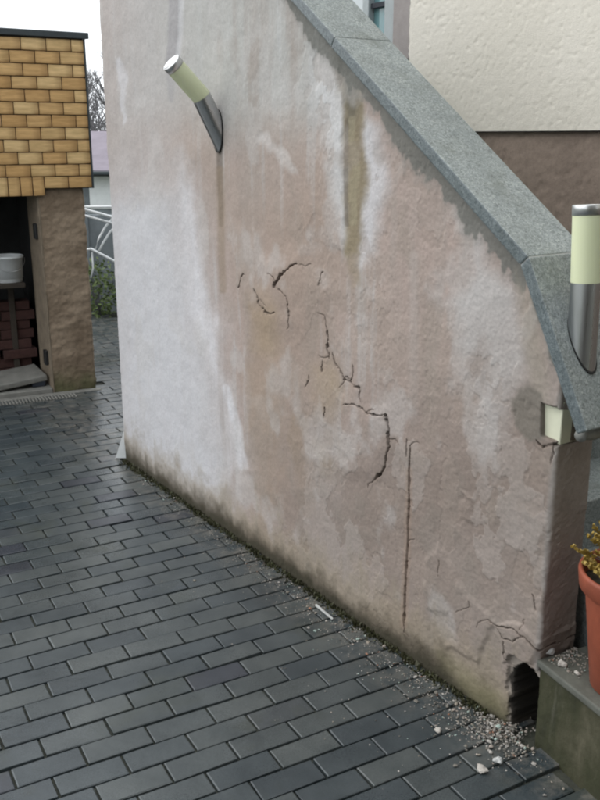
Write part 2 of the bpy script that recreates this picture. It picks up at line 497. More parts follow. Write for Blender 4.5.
def wall_path():
    rc = 0.014
    pts = []
    for o in np.linspace(-TH, -rc, 18): pts.append((0.0, o, -1, 0))
    for a in np.linspace(0, math.pi / 2, 6)[1:-1]: pts.append((rc - rc * math.cos(a), -rc + rc * math.sin(a), -math.cos(a), math.sin(a)))
    for s in np.concatenate([np.linspace(rc, 1.28, 270)[:-1], np.linspace(1.28, 2.46, 520)[:-1], np.linspace(2.46, WEND - rc, 200)]): pts.append((s, 0.0, 0, 1))
    for a in np.linspace(0, math.pi / 2, 8)[1:-1]: pts.append((WEND - rc + rc * math.sin(a), -rc + rc * math.cos(a), math.sin(a), math.cos(a)))
    for o in np.linspace(-rc, -TH, 42): pts.append((WEND, o, 1, 0))
    return np.array(pts)
pth = wall_path()
NR = 740
tt = np.linspace(0, 1, NR)[:, None]
Htop = cop_bottom(pth[:, 0]) + 0.008
S = np.repeat(pth[None, :, 0], NR, 0); OFF = np.repeat(pth[None, :, 1], NR, 0)
NS = np.repeat(pth[None, :, 2], NR, 0); NO = np.repeat(pth[None, :, 3], NR, 0)
Z = -0.03 + tt * (Htop[None, :] + 0.03)
base = WA + S[..., None] * WD + OFF[..., None] * WN + Z[..., None] * ZU
# photo position of every vertex of the (plane) face, the measuring grid for its stains and cracks
U, V, _ = proj(WA + S[..., None] * WD + Z[..., None] * ZU)
front = (NO > 0.5).astype(float)
endf = sstep(0.3, 0.8, NS)                              # the narrow end face
AR = np.where(NS > 0.5, S - OFF * 1.0, np.where(NS < -0.5, S + OFF, S))   # running length, for noise
wu = U + 16 * (fbm(AR * 5, Z * 5, 1) - 0.5) + 7 * (fbm(AR * 22, Z * 22, 2) - 0.5)
wv = V + 16 * (fbm(AR * 5, Z * 5, 4) - 0.5) + 7 * (fbm(AR * 22, Z * 22, 5) - 0.5)
def seg_dist(px, py, pts):
    d = np.full(px.shape, 1e9); w = np.zeros(px.shape)
    n = len(pts) - 1
    for i in range(n):
        ax, ay = pts[i][:2]; bx, by = pts[i + 1][:2]
        vx, vy = bx - ax, by - ay
        t = np.clip(((px - ax) * vx + (py - ay) * vy) / (vx * vx + vy * vy + 1e-9), 0, 1)
        dd = np.hypot(px - ax - t * vx, py - ay - t * vy)
        k = dd < d
        d = np.where(k, dd, d); w = np.where(k, (i + t) / n, w)
    return d, w
def poly(pts, feather, raw=False):
    qx, qy = (U, V) if raw else (wu, wv)
    xs, ys = [p[0] for p in pts], [p[1] for p in pts]; f = feather * 1.05
    near = (qx > min(xs) - f) & (qx < max(xs) + f) & (qy > min(ys) - f) & (qy < max(ys) + f)
    px, py = qx[near], qy[near]
    out = np.zeros(qx.shape)
    ins = np.zeros(px.shape, bool)
    n = len(pts)
    for i in range(n):
        ax, ay = pts[i]; bx, by = pts[(i + 1) % n]
        if ay == by: continue
        c = ((ay > py) != (by > py)) & (px < (bx - ax) * (py - ay) / (by - ay) + ax)
        ins ^= c
    d, _ = seg_dist(px, py, list(pts) + [pts[0]])
    sd = np.where(ins, d, -d)
    out[near] = sstep(-feather, feather, sd)
    return out
def streak(pts, w0, w1, feather, raw=False):
    qx, qy = (U, V) if raw else (wu, wv)
    xs, ys = [p[0] for p in pts], [p[1] for p in pts]; f = feather + max(w0, w1) + 1
    near = (qx > min(xs) - f) & (qx < max(xs) + f) & (qy > min(ys) - f) & (qy < max(ys) + f)
    out = np.zeros(qx.shape)
    d, t = seg_dist(qx[near], qy[near], pts)
    out[near] = 1 - sstep(0, feather, d - (w0 + (w1 - w0) * t))
    return out

n1 = fbm(AR * 3, Z * 3, 7); n2 = fbm(AR * 11, Z * 11, 9); n3 = fbm(AR * 45, Z * 45, 12)
vst = fbm(AR * 26, Z * 2.2, 15)                          # vertical runs of rain
vst2 = fbm(AR * 9, Z * 0.9, 19)
def rgb(*c): return np.array(c)
colr = np.ones(S.shape + (3,)) * rgb(0.370, 0.303, 0.266)
def lay(c, m, k=1.0):
    global colr
    m = np.clip(m * k, 0, 1)[..., None]
    colr = colr * (1 - m) + np.asarray(c) * m
PINK, WHITE, GREY, BROWN = (0.375, 0.302, 0.270), (0.52, 0.525, 0.548), (0.40, 0.395, 0.385), (0.27, 0.215, 0.165)
lay(PINK, sstep(0.42, 0.62, n1), 0.8)
lay((0.34, 0.285, 0.25), sstep(0.5, 0.68, n2), 0.45)
# upper part: washed-out grey
lay((0.42, 0.425, 0.412), poly([(120, -200), (340, -200), (335, 60), (330, 130), (300, 120), (230, 135), (190, 110), (150, 120), (120, 120)], 40), 0.85)
# left part: whitish veil with a soft right edge
lay(WHITE, poly([(85, 200), (125, 165), (160, 175), (180, 190), (192, 240), (205, 300), (218, 370), (240, 462), (225, 540), (110, 480)], 40), 0.9)
lay((0.63, 0.635, 0.665), poly([(183, 150), (196, 250), (222, 360), (243, 462), (236, 468), (224, 410), (206, 350), (190, 300), (178, 200)], 9), 0.6)
lay((0.63, 0.635, 0.665), streak([(226, 388), (238, 430), (243, 466)], 1.5, 2.5, 4, True), 0.75)
lay((0.43, 0.405, 0.398), poly([(90, -40), (170, -40), (178, 120), (180, 170), (100, 200)], 30), 0.6)
lay((0.40, 0.36, 0.345), poly([(88, 90), (108, 90), (112, 180), (150, 130), (175, 160), (168, 190), (130, 200), (104, 190)], 22), 0.55)
lay((0.60, 0.60, 0.63), streak([(121, 60), (123, 110), (124, 122)], 1.0, 2.0, 4), 0.5)
# rain runs over everything
lay((0.49, 0.50, 0.505), sstep(0.56, 0.74, vst) * (U < 380) * (0.35 + 0.65 * sstep(190, 230, U)), 0.34)
lay((0.30, 0.25, 0.22), sstep(0.55, 0.74, 1 - vst) * (0.25 + 0.75 * sstep(190, 230, U)), 0.28)
lay((0.33, 0.29, 0.26), sstep(0.55, 0.72, vst2) * sstep(180, 260, U), 0.4)
# run above and below the lamp on the wall
lay((0.30, 0.29, 0.30), streak([(175, -60), (174, 40), (172, 62)], 4.5, 4, 4, True), 0.75)
lay((0.33, 0.32, 0.325), streak([(172, 62), (171, 100)], 4, 0.5, 4, True), 0.6)
lay((0.55, 0.55, 0.57), streak([(182, -30), (181, 30), (178, 60)], 1, 1, 3, True), 0.5)
lay((0.15, 0.125, 0.105), streak([(219.5, 150), (220, 190), (221, 225)], 2.0, 1.0, 2.2, True), 0.8)
lay((0.26, 0.20, 0.145), streak([(220, 170), (221, 225), (223, 290)], 2.0, 1.5, 4, True), 0.6)
lay((0.30, 0.255, 0.215), poly([(192, 150), (214, 150), (214, 250), (204, 290), (196, 220)], 14), 0.25)
# white scuffs
for pts, w in (([(262, 142), (270, 150)], 3), ([(278, 156), (288, 168)], 3), ([(305, 252), (316, 246)], 4), ([(320, 232), (334, 244)], 3), ([(318, 272), (322, 284)], 3), ([(343, 235), (346, 250)], 3), ([(262, 400), (268, 418)], 3)):
    lay((0.56, 0.54, 0.53), streak(pts, w * 0.7, w * 0.3, 7), 0.5)
# brown runs through the middle
lay((0.315, 0.240, 0.195), poly([(256, 215), (330, 160), (345, 250), (330, 330), (300, 500), (266, 560), (252, 470), (248, 330)], 40), 0.6)
lay((0.30, 0.23, 0.165), streak([(262, 300), (266, 400), (270, 500)], 5, 8, 16), 0.42)
lay((0.29, 0.215, 0.14), streak([(300, 420), (304, 505)], 3, 5, 9), 0.5)
lay((0.37, 0.285, 0.175), poly([(312, 372), (332, 362), (346, 392), (336, 418), (318, 410)], 14), 0.6)
lay((0.35, 0.268, 0.175), poly([(254, 310), (272, 306), (274, 352), (258, 350)], 12), 0.5)
lay((0.36, 0.30, 0.20), streak([(322, 445), (330, 470)], 3, 4, 8), 0.45)
# the wet brown run from the coping joint and the lime at both its sides
lay((0.56, 0.565, 0.57), poly([(318, 30), (342, 66), (347, 140), (348, 245), (338, 232), (330, 170), (318, 110)], 9), 0.8)
lay((0.56, 0.56, 0.58), poly([(362, 110), (378, 126), (384, 160), (378, 250), (362, 262), (358, 200)], 10), 0.75)
lay((0.225, 0.185, 0.118), poly([(336, 52), (352, 62), (369, 88), (365, 150), (363, 215), (360, 252), (345, 252), (344, 200), (344, 150), (340, 90)], 5), 0.92)
lay((0.27, 0.225, 0.155), streak([(353, 240), (353, 285)], 5, 2, 6), 0.5)
lay((0.125, 0.115, 0.09), poly([(337, 56), (354, 66), (364, 96), (352, 135), (344, 110)], 6), 0.75)
lay((0.12, 0.10, 0.075), streak([(347, 120), (346, 175), (347, 225)], 1.2, 0.8, 2, True), 0.6)
lay((0.31, 0.275, 0.19), streak([(353, 120), (352, 225)], 2.4, 2, 3), 0.6)
# right part: pale lime bands
lay((0.49, 0.48, 0.475), poly([(455, 215), (478, 225), (486, 262), (520, 290), (528, 370), (512, 400), (498, 470), (545, 470), (540, 560), (500, 560), (486, 470), (478, 400), (462, 340), (456, 300), (474, 270), (470, 240)], 13), 0.75)
lay((0.46, 0.445, 0.43), poly([(500, 440), (550, 450), (545, 620), (500, 600)], 22), 0.6)
lay((0.45, 0.425, 0.41), streak([(414, 255), (413, 420)], 1, 2, 6, True), 0.2)
lay((0.31, 0.272, 0.248), poly([(470, 350), (484, 340), (490, 370), (478, 400), (474, 470), (468, 400)], 9), 0.65)
lay((0.33, 0.29, 0.262), poly([(458, 240), (470, 250), (472, 275), (460, 280)], 8), 0.5)
lay((0.40, 0.385, 0.36), poly([(420, 520), (520, 560), (520, 640), (505, 700), (430, 640), (415, 600)], 26), 0.65)
lay((0.43, 0.36, 0.25), poly([(515, 560), (540, 555), (538, 590), (520, 590)], 10), 0.4)
lay((0.27, 0.22, 0.20), poly([(425, 620), (450, 620), (455, 640), (430, 640)], 10), 0.4)
lay((0.33, 0.34, 0.34), poly([(310, 480), (350, 500), (370, 600), (320, 590)], 24), 0.45)
# lower near end: light fall-off painted into the colour along with damp and dirt
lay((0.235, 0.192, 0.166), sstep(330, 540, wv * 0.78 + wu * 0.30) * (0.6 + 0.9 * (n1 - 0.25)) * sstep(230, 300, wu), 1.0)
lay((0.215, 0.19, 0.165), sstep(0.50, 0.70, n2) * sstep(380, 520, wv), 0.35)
# thin flaking lime coats with crisp edges, and tide lines where damp has dried
FL = sstep(0.585, 0.600, fbm(AR * 6 + 0.25 * n3, Z * 4.4 + 0.25 * n3, 29, 5)) * sstep(330, 420, wu * 0.7 + wv * 0.35)
lay((0.44, 0.405, 0.38), FL, 0.24)
FL2 = sstep(0.60, 0.616, fbm(AR * 9 + 0.2 * n3, Z * 7 + 0.2 * n3, 33, 5)) * sstep(250, 330, wu)
lay((0.30, 0.245, 0.21), FL2, 0.30)
# blotches and hairline crazing
lay((0.47, 0.455, 0.445), sstep(0.60, 0.74, fbm(AR * 7, Z * 5, 27)), 0.35)
lay((0.29, 0.245, 0.21), sstep(0.60, 0.74, fbm(AR * 8, Z * 6, 28)) * sstep(200, 260, wu), 0.4)
# damp edge under the coping
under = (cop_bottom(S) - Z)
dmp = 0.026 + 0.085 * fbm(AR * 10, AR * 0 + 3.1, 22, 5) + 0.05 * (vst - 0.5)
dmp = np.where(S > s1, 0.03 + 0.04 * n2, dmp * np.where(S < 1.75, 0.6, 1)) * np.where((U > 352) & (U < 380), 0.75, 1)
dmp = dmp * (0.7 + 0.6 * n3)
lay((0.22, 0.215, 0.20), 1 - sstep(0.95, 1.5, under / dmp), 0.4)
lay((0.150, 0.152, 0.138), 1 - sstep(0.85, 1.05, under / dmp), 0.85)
lay((0.30, 0.27, 0.22), poly([(520, 275), (532, 300), (548, 370), (552, 405), (535, 400), (524, 340)], 7), 0.5)
# damp patch beside the broken-out corner
lay((0.175, 0.158, 0.135), poly([(508, 398), (528, 386), (545, 392), (547, 440), (530, 440), (512, 424)], 3.0), 0.9)
# end face: reddish brown, pale arris
lay((0.27, 0.232, 0.205), endf, 0.95)
lay((0.36, 0.32, 0.285), endf * sstep(0.55, 0.95, Z + 0.25 * n2), 0.6)
lay((0.085, 0.07, 0.06), endf * (1 - sstep(0.25, 0.5, Z + 0.15 * n2)), 0.6)
lay((0.48, 0.46, 0.44), np.exp(-((S - WEND) ** 2 + OFF ** 2) / 0.010 ** 2) * sstep(0.3, 0.45, n2), 0.6)
# the foot of the wall: earth, algae
hb = 0.080 + 0.050 * fbm(AR * 6, AR * 0, 25) + 0.07 * (vst - 0.5) + 0.07 * (n2 - 0.5) + 0.05 * (n3 - 0.5)
lay((0.27, 0.228, 0.17), 1 - sstep(0.9, 2.6, Z / hb), 0.7)
lay((0.062, 0.052, 0.036), (1 - sstep(0.25, 1.35, Z / hb)) * (0.7 + 0.6 * n2), 0.97)
lay((0.040, 0.037, 0.024), 1 - sstep(0.2, 0.6, Z / hb + 0.5 * (n3 - 0.5)), 0.8)
lay((0.24, 0.22, 0.13), poly([(440, 650), (500, 690), (508, 722), (470, 700)], 12), 0.5)

# relief
D = 0.012 * (fbm(AR * 2.6, Z * 2.6, 31) - 0.5) + 0.006 * (n2 - 0.5) + (0.0012 + 0.0011 * sstep(220, 420, U)) * (n3 - 0.5) + (0.0007 + 0.0010 * sstep(220, 420, U)) * (fbm(AR * 110, Z * 110, 37, 3) - 0.5)
# hollow, blown patches of render
D += 0.010 * poly([(262, 262), (300, 255), (325, 290), (300, 330), (262, 325), (246, 300)], 16)
D += 0.008 * poly([(345, 405), (385, 412), (392, 450), (376, 480), (350, 470)], 12)
D += 0.007 * poly([(492, 628), (515, 624), (540, 640), (536, 662), (505, 660)], 2.5)
D += 0.006 * poly([(425, 560), (440, 545), (452, 570), (470, 600), (492, 625), (480, 660), (440, 640), (424, 600)], 3)
D -= 0.005 * poly([(428, 610), (452, 612), (458, 640), (432, 644)], 4)
D += 0.005 * poly([(464, 495), (472, 498), (471, 524), (464, 522)], 3)
# old repair strip with its edges
D += 0.004 * poly([(318, 30), (342, 60), (342, 250), (322, 240)], 3)
D += 0.0012 * FL - 0.0011 * FL2
JU = (fbm(AR * 34, Z * 34, 41, 5) - 0.5) * 2.6; JV = (fbm(AR * 34, Z * 34, 43, 5) - 0.5) * 2.6; WV = 0.25 + 1.5 * fbm(AR * 38, Z * 38, 47, 4)
def crack(pts, w0, w1, depth, tint=(0.035, 0.028, 0.022), jit=2.2):
    xs, ys = [p[0] for p in pts], [p[1] for p in pts]
    k = (U > min(xs) - 12) & (U < max(xs) + 12) & (V > min(ys) - 12) & (V < max(ys) + 12)
    if not k.any(): return
    d, t = seg_dist(U[k] + jit * JU[k], V[k] + jit * JV[k], pts)
    w = (w0 + (w1 - w0) * t) * WV[k] * 0.85 * sstep(0, 0.10, t + 0.03) * sstep(0, 0.10, 1.03 - t)
    D[k] -= depth * (1 - sstep(w * 0.5, w * 0.5 + 0.32, d))
    for c_, m_ in ((tint, 0.85 * (1 - sstep(w * 0.55, w * 0.55 + 0.40, d))), ((0.24, 0.19, 0.155), 0.18 * (1 - sstep(w, w + 3.0, d)))):
        colr[k] = colr[k] * (1 - m_[:, None]) + np.array(c_) * m_[:, None]
crack([(299, 264), (290, 269), (284, 273), (278, 281), (275, 289)], 0.9, 3.0, 0.03)
crack([(277, 281), (275, 288)], 2.6, 3.0, 0.03)
crack([(281, 287), (288, 299), (290, 318)], 0.8, 0.6, 0.015)
crack([(255, 289), (260, 303), (266, 311)], 0.3, 0.7, 0.008)
crack([(266, 312), (272, 314), (277, 311)], 1.7, 1.0, 0.02)
crack([(238, 287), (241, 279), (245, 275)], 1.0, 0.6, 0.012)
crack([(324, 272), (321, 286)], 0.7, 0.5, 0.010)
crack([(325.5, 321), (327, 338), (328.5, 357)], 1.6, 1.3, 0.025)
crack([(332, 352), (337, 366), (345, 379), (352, 383), (360, 388)], 1.5, 1.2, 0.025)
crack([(351, 381), (354, 373), (352, 366)], 0.7, 0.3, 0.012)
crack([(343, 380), (348, 377), (355, 386)], 0.9, 0.7, 0.012)
crack([(321, 362), (320, 372)], 0.7, 0.5, 0.010)
crack([(308, 376), (306, 386)], 0.6, 0.4, 0.008)
crack([(324, 408), (323, 416)], 0.9, 0.5, 0.010)
crack([(345, 404), (354, 404), (362, 408), (367, 412), (375, 413), (385, 415)], 0.9, 0.8, 0.014)
crack([(385.5, 414), (389, 428), (390.5, 447), (386, 463), (377, 480)], 2.0, 1.3, 0.03)
crack([(407.5, 439), (407, 457)], 0.7, 0.5, 0.010, jit=0.8)
crack([(411, 446), (410, 471), (407.5, 540), (405.5, 585), (404, 626)], 1.3, 2.4, 0.025, (0.045, 0.024, 0.016), 0.5)
lay((0.30, 0.21, 0.155), streak([(410, 470), (404, 625)], 2, 2.5, 3, True), 0.3)
crack([(493, 624), (503, 627), (515, 630), (524, 637), (514, 641), (503, 637), (497, 627)], 0.9, 0.7, 0.012)
crack([(524, 637), (532, 644), (539, 652)], 0.7, 1.2, 0.012)
crack([(505, 640), (506, 660)], 0.8, 0.8, 0.012)
crack([(532, 595), (536, 610)], 0.8, 0.5, 0.008)
crack([(535, 440), (541, 447), (552, 444), (562, 447)], 1.6, 1.4, 0.014)
crack([(553, 446), (551, 466)], 0.7, 0.5, 0.008)

rh = random.Random(77)
for (hu, hv, ang, ln) in ((290, 318, 100, 14), (278, 281, 200, 12), (300, 264, -20, 13), (328, 356, 80, 12), (345, 379, 170, 10), (359, 387, 30, 16), (367, 412, -40, 9), (390, 440, 20, 12), (377, 479, 110, 14),
                          (410, 446, -80, 12), (404, 625, 100, 14), (407, 540, 10, 8), (493, 624, 190, 22), (325, 321, -85, 12), (262, 300, 60, 9), (520, 630, -50, 12), (470, 600, 20, 22), (440, 560, 60, 16)):
    pl_ = [(hu, hv)]; aa = math.radians(ang)
    for q in range(4):
        aa += rh.gauss(0, 0.5); pl_.append((pl_[-1][0] + math.cos(aa) * ln / 4, pl_[-1][1] + math.sin(aa) * ln / 4))
    crack(pl_, 0.5, 0.15, 0.006, (0.10, 0.08, 0.065), 1.2)
Soff = OFF + NO * D * 1.0
Ss = S + NS * D * 0.8
# two places where the render has fallen off: at the foot of the end and under the coping's end
jz = 0.03 * (fbm(AR * 25, Z * 25, 51) - 0.5)
hs_, hz_ = wall_sz(513, 668)
foot = sstep(hs_ - 0.004, hs_ + 0.006, S + jz + 0.10 * (Z - 0.1) * (Z < 0.2)) * (1 - sstep(0.212, 0.224, Z + jz * 1.2 + 0.02 * np.sin(S * 60)))
top_s = wall_sz(539, 425)[0]
ju_, jv_ = U + 60 * jz, V + 60 * jz
hsd = poly([(541, 404), (552, 408), (600, 411), (600, 445), (560, 444), (541, 436)], 1.0, True)
corner = np.where(NS > 0.5, sstep(0.925, 0.93, Z) * (1 - sstep(1.02, 1.03, Z)), hsd)
jz2 = 0.05 * (fbm(AR * 30, Z * 30, 53, 5) - 0.5)
foot1 = sstep(hs_ - 0.017, hs_ - 0.012, S + jz2 + 0.10 * (Z - 0.1) * (Z < 0.2)) * (1 - sstep(0.246, 0.250, Z + jz2 * 0.8))
for hole, deep in ((foot1, 0.014), (foot, 0.138), (corner, 0.062)):
    tgt = np.minimum(Soff, -deep + (0.018 if deep > 0.05 else 0.004) * (n2 - 0.5) + (0.03 if deep > 0.1 else 0.0) * (n3 - 0.5))
    Soff = Soff * (1 - hole) + tgt * hole
footc = sstep(hs_ - 0.012, hs_ - 0.008, S + jz + 0.10 * (Z - 0.1) * (Z < 0.2)) * (1 - sstep(0.218, 0.229, Z + jz * 1.2 + 0.02 * np.sin(S * 60)))
lay((0.30, 0.265, 0.23), foot1, 0.8)
lay((0.022, 0.019, 0.016), footc, 0.98)  # shade inside the hole put into the colour, side walls too
lay((0.05, 0.042, 0.034), footc * sstep(0.52, 0.62, n3), 0.6)
lay((0.15, 0.13, 0.105), corner, 0.9)
P = WA + Ss[..., None] * WD + Soff[..., None] * WN + Z[..., None] * ZU
P[..., 0] -= parapet.location[0]; P[..., 1] -= parapet.location[1]
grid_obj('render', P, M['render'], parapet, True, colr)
# core behind the render (masonry), a little inside it; seen only from behind
bm = bmesh.new()
prof = [(0.006, -0.03), (2.80, -0.03), (2.80, 0.25), (2.90, 0.25), (2.90, 0.92), (2.86, 0.92), (2.86, float(cop_bottom(2.86)) - 0.002), (s1, z1 - 0.002), (S_FLAT, float(cop_bottom(S_FLAT)) - 0.002), (0.006, float(cop_bottom(0)) - 0.002)]
ring0 = [bm.verts.new(tuple(wp(s, z, -TH - 0.001) - np.array(parapet.location))) for s, z in prof]
ring1 = [bm.verts.new(tuple(wp(s, z, -0.115) - np.array(parapet.location))) for s, z in prof]
bm.faces.new(ring0); bm.faces.new(ring1[::-1])
for i in range(len(prof)):
    k = (i + 1) % len(prof); bm.faces.new((ring0[i], ring0[k], ring1[k], ring1[i]))
bm_obj('masonry_core', bm, M['mortar'], parapet)

# coping slabs
COP_T, COP_F, COP_B = 0.036, 0.025, -0.207
def slab(sz_bottom, sz_top, jitter=0.0):
    (a0, b0), (a1, b1) = sz_bottom; (c0, d0), (c1, d1) = sz_top
    pts = [wp(a0, b0, COP_F + jitter), wp(a1, b1, COP_F + jitter), wp(a1, b1, COP_B), wp(a0, b0, COP_B),
           wp(c0, d0, COP_F + jitter), wp(c1, d1, COP_F + jitter), wp(c1, d1, COP_B), wp(c0, d0, COP_B)]
    pts = [p - np.array(parapet.location) for p in pts]
    o = bm_obj('coping_slab', hexa(pts, 0.0045, 2), M['granite'], parapet)
    o.data.materials.append(M['granite_edge'])                 # the faces of the slab are flamed, its edges sawn
    for p in o.data.polygons:
        if abs(p.normal.dot(Vector(WN))) > 0.96: p.material_index = 1
    return o
a1_, a2_ = math.atan(SL1), math.atan(SL2)
t1v = np.array([math.sin(a1_), math.cos(a1_)]) * COP_T     # thickness direction (s, z) of each run
t2v = np.array([math.sin(a2_), math.cos(a2_)]) * COP_T
am = (a1_ + a2_) / 2
tmv = np.array([math.sin(am), math.cos(am)]) * COP_T / math.cos((a2_ - a1_) / 2)
tf = np.array([math.tan(a1_ / 2) * COP_T, COP_T])
def bl(s): return np.array([s, float(cop_bottom(s))])
sj = wall_sz(335, 40, 0.025)[0] - t1v[0]
g1, g2 = 0.0015, 0.0015
dir1 = np.array([math.cos(a1_), -math.sin(a1_)]); dir2 = np.array([math.cos(a2_), -math.sin(a2_)])
pB = np.array([s1, z1]); pE = pB + dir2 * ((s2 - s1) / math.cos(a2_) + 0.012)
slab((bl(-0.03), bl(S_FLAT) - np.array([g1, 0])), (bl(-0.03) + np.array([0, COP_T]), bl(S_FLAT) - np.array([g1, 0]) + tf))
slab((bl(S_FLAT) + dir1 * g1, bl(sj) - dir1 * g1), (bl(S_FLAT) + dir1 * g1 + tf, bl(sj) - dir1 * g1 + t1v))
slab((bl(sj) + dir1 * g1, pB - dir1 * g2), (bl(sj) + dir1 * g1 + t1v, pB - dir1 * g2 + tmv), 0.0015)
slab((pB + dir2 * g2, pE), (pB + dir2 * g2 + tmv, pE + t2v))
# mortar in the coping joints (a thread, set back)
def joint(p, tv, d):
    q = [wp(*(p - d * 0.004), COP_F - 0.004), wp(*(p + d * 0.004), COP_F - 0.004), wp(*(p + d * 0.004), COP_B + 0.004), wp(*(p - d * 0.004), COP_B + 0.004)]
    q = q + [a + WD * tv[0] * 0.93 + ZU * tv[1] * 0.93 for a in q]
    bm_obj('joint_mortar', hexa([a - np.array(parapet.location) for a in q]), M['palestone'], parapet)
joint(bl(sj), t1v, dir1); joint(pB, tmv, (dir1 + dir2) / 2)

# what the broken corner under the coping shows: a cream block and a lump of mortar
def wl_pts(pts, off0, off1):
    return [wp(s, z, off0) - np.array(parapet.location) for s, z in pts] + [wp(s, z, off1) - np.array(parapet.location) for s, z in pts]
q0 = [(top_s - 0.006, 0.938), (WEND - 0.002, 0.928), (WEND - 0.002, 1.05), (top_s - 0.006, 1.05)]
q0 = [(a, min(b, float(cop_bottom(a)) + 0.004)) for a, b in q0]
bm_obj('cream_block', hexa(wl_pts(q0, -0.017, -0.10), 0.002, 1), M['filler'], parapet)
bm = bmesh.new()
lc = np.array([pE[0] - 0.015, pE[1] - 0.016])
tube(bm, [wp(lc[0] - 0.004 * math.sin(k * 2.1), lc[1] + 0.003 * math.sin(k * 1.3), o) - np.array(parapet.location) for k, o in enumerate(np.linspace(-0.01, -0.15, 9))], 0.017, 12)
lump = bm_obj('mortar_lump', bm, M['mortar'], parapet, True)

# moss and soil crumbs along the foot of the wall
rm = random.Random(5)
mv, mf, mc = [], [], []
for k in range(2600):
    s = rm.uniform(0.02, 2.84); o = abs(rm.gauss(0, 0.016)) + 0.002
    hh = rm.uniform(0.004, 0.017) * (1.2 - o * 8 if o < 0.1 else 0.4)
    p = wp(s, -0.004, o); a = rm.uniform(0, 6.28); w = rm.uniform(0.003, 0.008)
    dx = np.array([math.cos(a), math.sin(a), 0]) * w; lean = np.array([rm.gauss(0, .006), rm.gauss(0, .006), 0])
    b = len(mv); mv += [p - dx, p + dx, p + lean + ZU * hh + dx * 0.3, p + lean + ZU * hh * 1.1 - dx * 0.5, p + np.cross(dx, ZU), p - np.cross(dx, ZU)]
    mf += [(b, b + 1, b + 2, b + 3), (b + 4, b + 5, b + 3, b + 2)]
mo = mesh_obj('moss', mv, mf, M['moss'])
tag(mo, 'dark moss and dirt along the foot of the stair wall', 'moss', kind='stuff')

# ================================================================== RUBBLE
def chunk_mesh(bm, c, r, rr, flat=0.55, col=None, store=None, sub=1):
    vs = []
    n0 = len(bm.verts)
    ico = bmesh.new(); bmesh.ops.create_icosphere(ico, subdivisions=sub, radius=1)
    f1, f2 = rr.uniform(0, 9), rr.uniform(0, 9)
    yaw = rr.uniform(0, 6.28); sx, sy, sz = rr.uniform(.7, 1.3), rr.uniform(.6, 1.1), flat * rr.uniform(.7, 1.2)
    mp = {}
    for v in ico.verts:
        k = rr.uniform(0.72, 1.18) if sub == 1 else 0.88 + 0.28 * math.sin(3.1 * v.co.x + f1) * math.cos(2.7 * v.co.y + f2) + rr.uniform(-.07, .07)
        x, y, z = v.co.x * sx * k, v.co.y * sy * k, max(v.co.z * k, -0.62) * sz
        x, y = x * math.cos(yaw) - y * math.sin(yaw), x * math.sin(yaw) + y * math.cos(yaw)
        mp[v.index] = bm.verts.new((c[0] + x * r, c[1] + y * r, c[2] + (z + 0.6 * sz) * r))
        if store is not None: store.append(col)
    for f in ico.faces:
        bm.faces.new([mp[v.index] for v in f.verts])
    ico.free()
rr = random.Random(21)
bm = bmesh.new(); store = []
TONES = [(0.40, 0.38, 0.35), (0.33, 0.29, 0.255), (0.26, 0.245, 0.225), (0.17, 0.16, 0.14), (0.27, 0.24, 0.20), (0.34, 0.42, 0.38), (0.10, 0.095, 0.085), (0.28, 0.15, 0.10)]
WTS = [8, 5, 6, 6, 5, 1.5, 4, 0.7]
def in_ledge(p):
    q = np.array(p[:2]) - LEDGE0
    return np.dot(q, LX) > -0.03 and np.dot(q, LY) > -0.012
for k in range(3300):
    if k > 3050:                                  # crumbs on the ledge
        a, d = rr.uniform(0, 6.28), abs(rr.gauss(0, 0.07))
        p = wp(2.965 + abs(d * math.cos(a)), LH, -0.02 - 0.12 * rr.random() ); r = rr.uniform(0.0012, 0.004)
        chunk_mesh(bm, p, r, rr, 0.6, rr.choices(TONES, WTS)[0], store); continue
    if k < 1950:                                   # strewn along the foot
        s = rr.uniform(0.3, 2.9) if rr.random() < 0.6 else 2.9 - abs(rr.gauss(0, 0.9))
        o = 0.02 + abs(rr.gauss(0.04, 0.06)) * (0.5 + 0.25 * s); r = rr.uniform(0.0010, 0.0030) * (0.8 + 0.15 * s)
        if rr.random() < 0.04: r *= 2.4
        if rr.random() < 0.08: o *= 3
        p = wp(s, 0, o)
    else:                                         # the heap below the broken end
        a, d = rr.uniform(0, 6.28), abs(rr.gauss(0, 0.085))
        c0 = wp(2.86, 0, 0.045)
        p = c0 + WD * (d * math.cos(a) * 1.25) + WN * (d * math.sin(a) * 0.75)
        r = rr.uniform(0.0014, 0.0048) * (1.8 if rr.random() < 0.08 else 1)
        p[2] = max(0, 0.022 - d * 0.17) * rr.random()
    if in_ledge(p) or np.dot(p - WA, WN) < 0.004 and np.dot(p - WA, WD) < 2.84: continue
    chunk_mesh(bm, p, r, rr, 0.6, rr.choices(TONES, WTS)[0], store)
ru = bm_obj('plaster_rubble', bm, M['chip']); add_col(ru.data, 'tone', np.array(store))
tag(ru, 'fine pale plaster rubble strewn along the foot of the stair wall', 'rubble', kind='stuff')
def chunk(px, z, r, mat, label, flat=0.5, seed=1, name='plaster_chunk'):
    b = bmesh.new(); p = on_ground(*px, z); chunk_mesh(b, (0, 0, 0), r, random.Random(seed), flat, sub=2)
    o = bm_obj(name, b, mat); o.location = tuple(p)
    tag(o, label, 'plaster chunk', 'plaster chunks fallen from the wall')
chunk((482, 770), 0.006, 0.019, M['chalk'], 'whitest flat plaster chunk on the pavers below the broken wall end', 0.45, 3)
chunk((498, 762), 0.010, 0.022, M['palestone'], 'grey plaster chunk just right of the whitest one, in the rubble heap', 0.5, 4)
chunk((438, 731), 0.002, 0.011, M['chalk'], 'small pale plaster chunk lying apart on the pavers left of the heap', 0.5, 5)
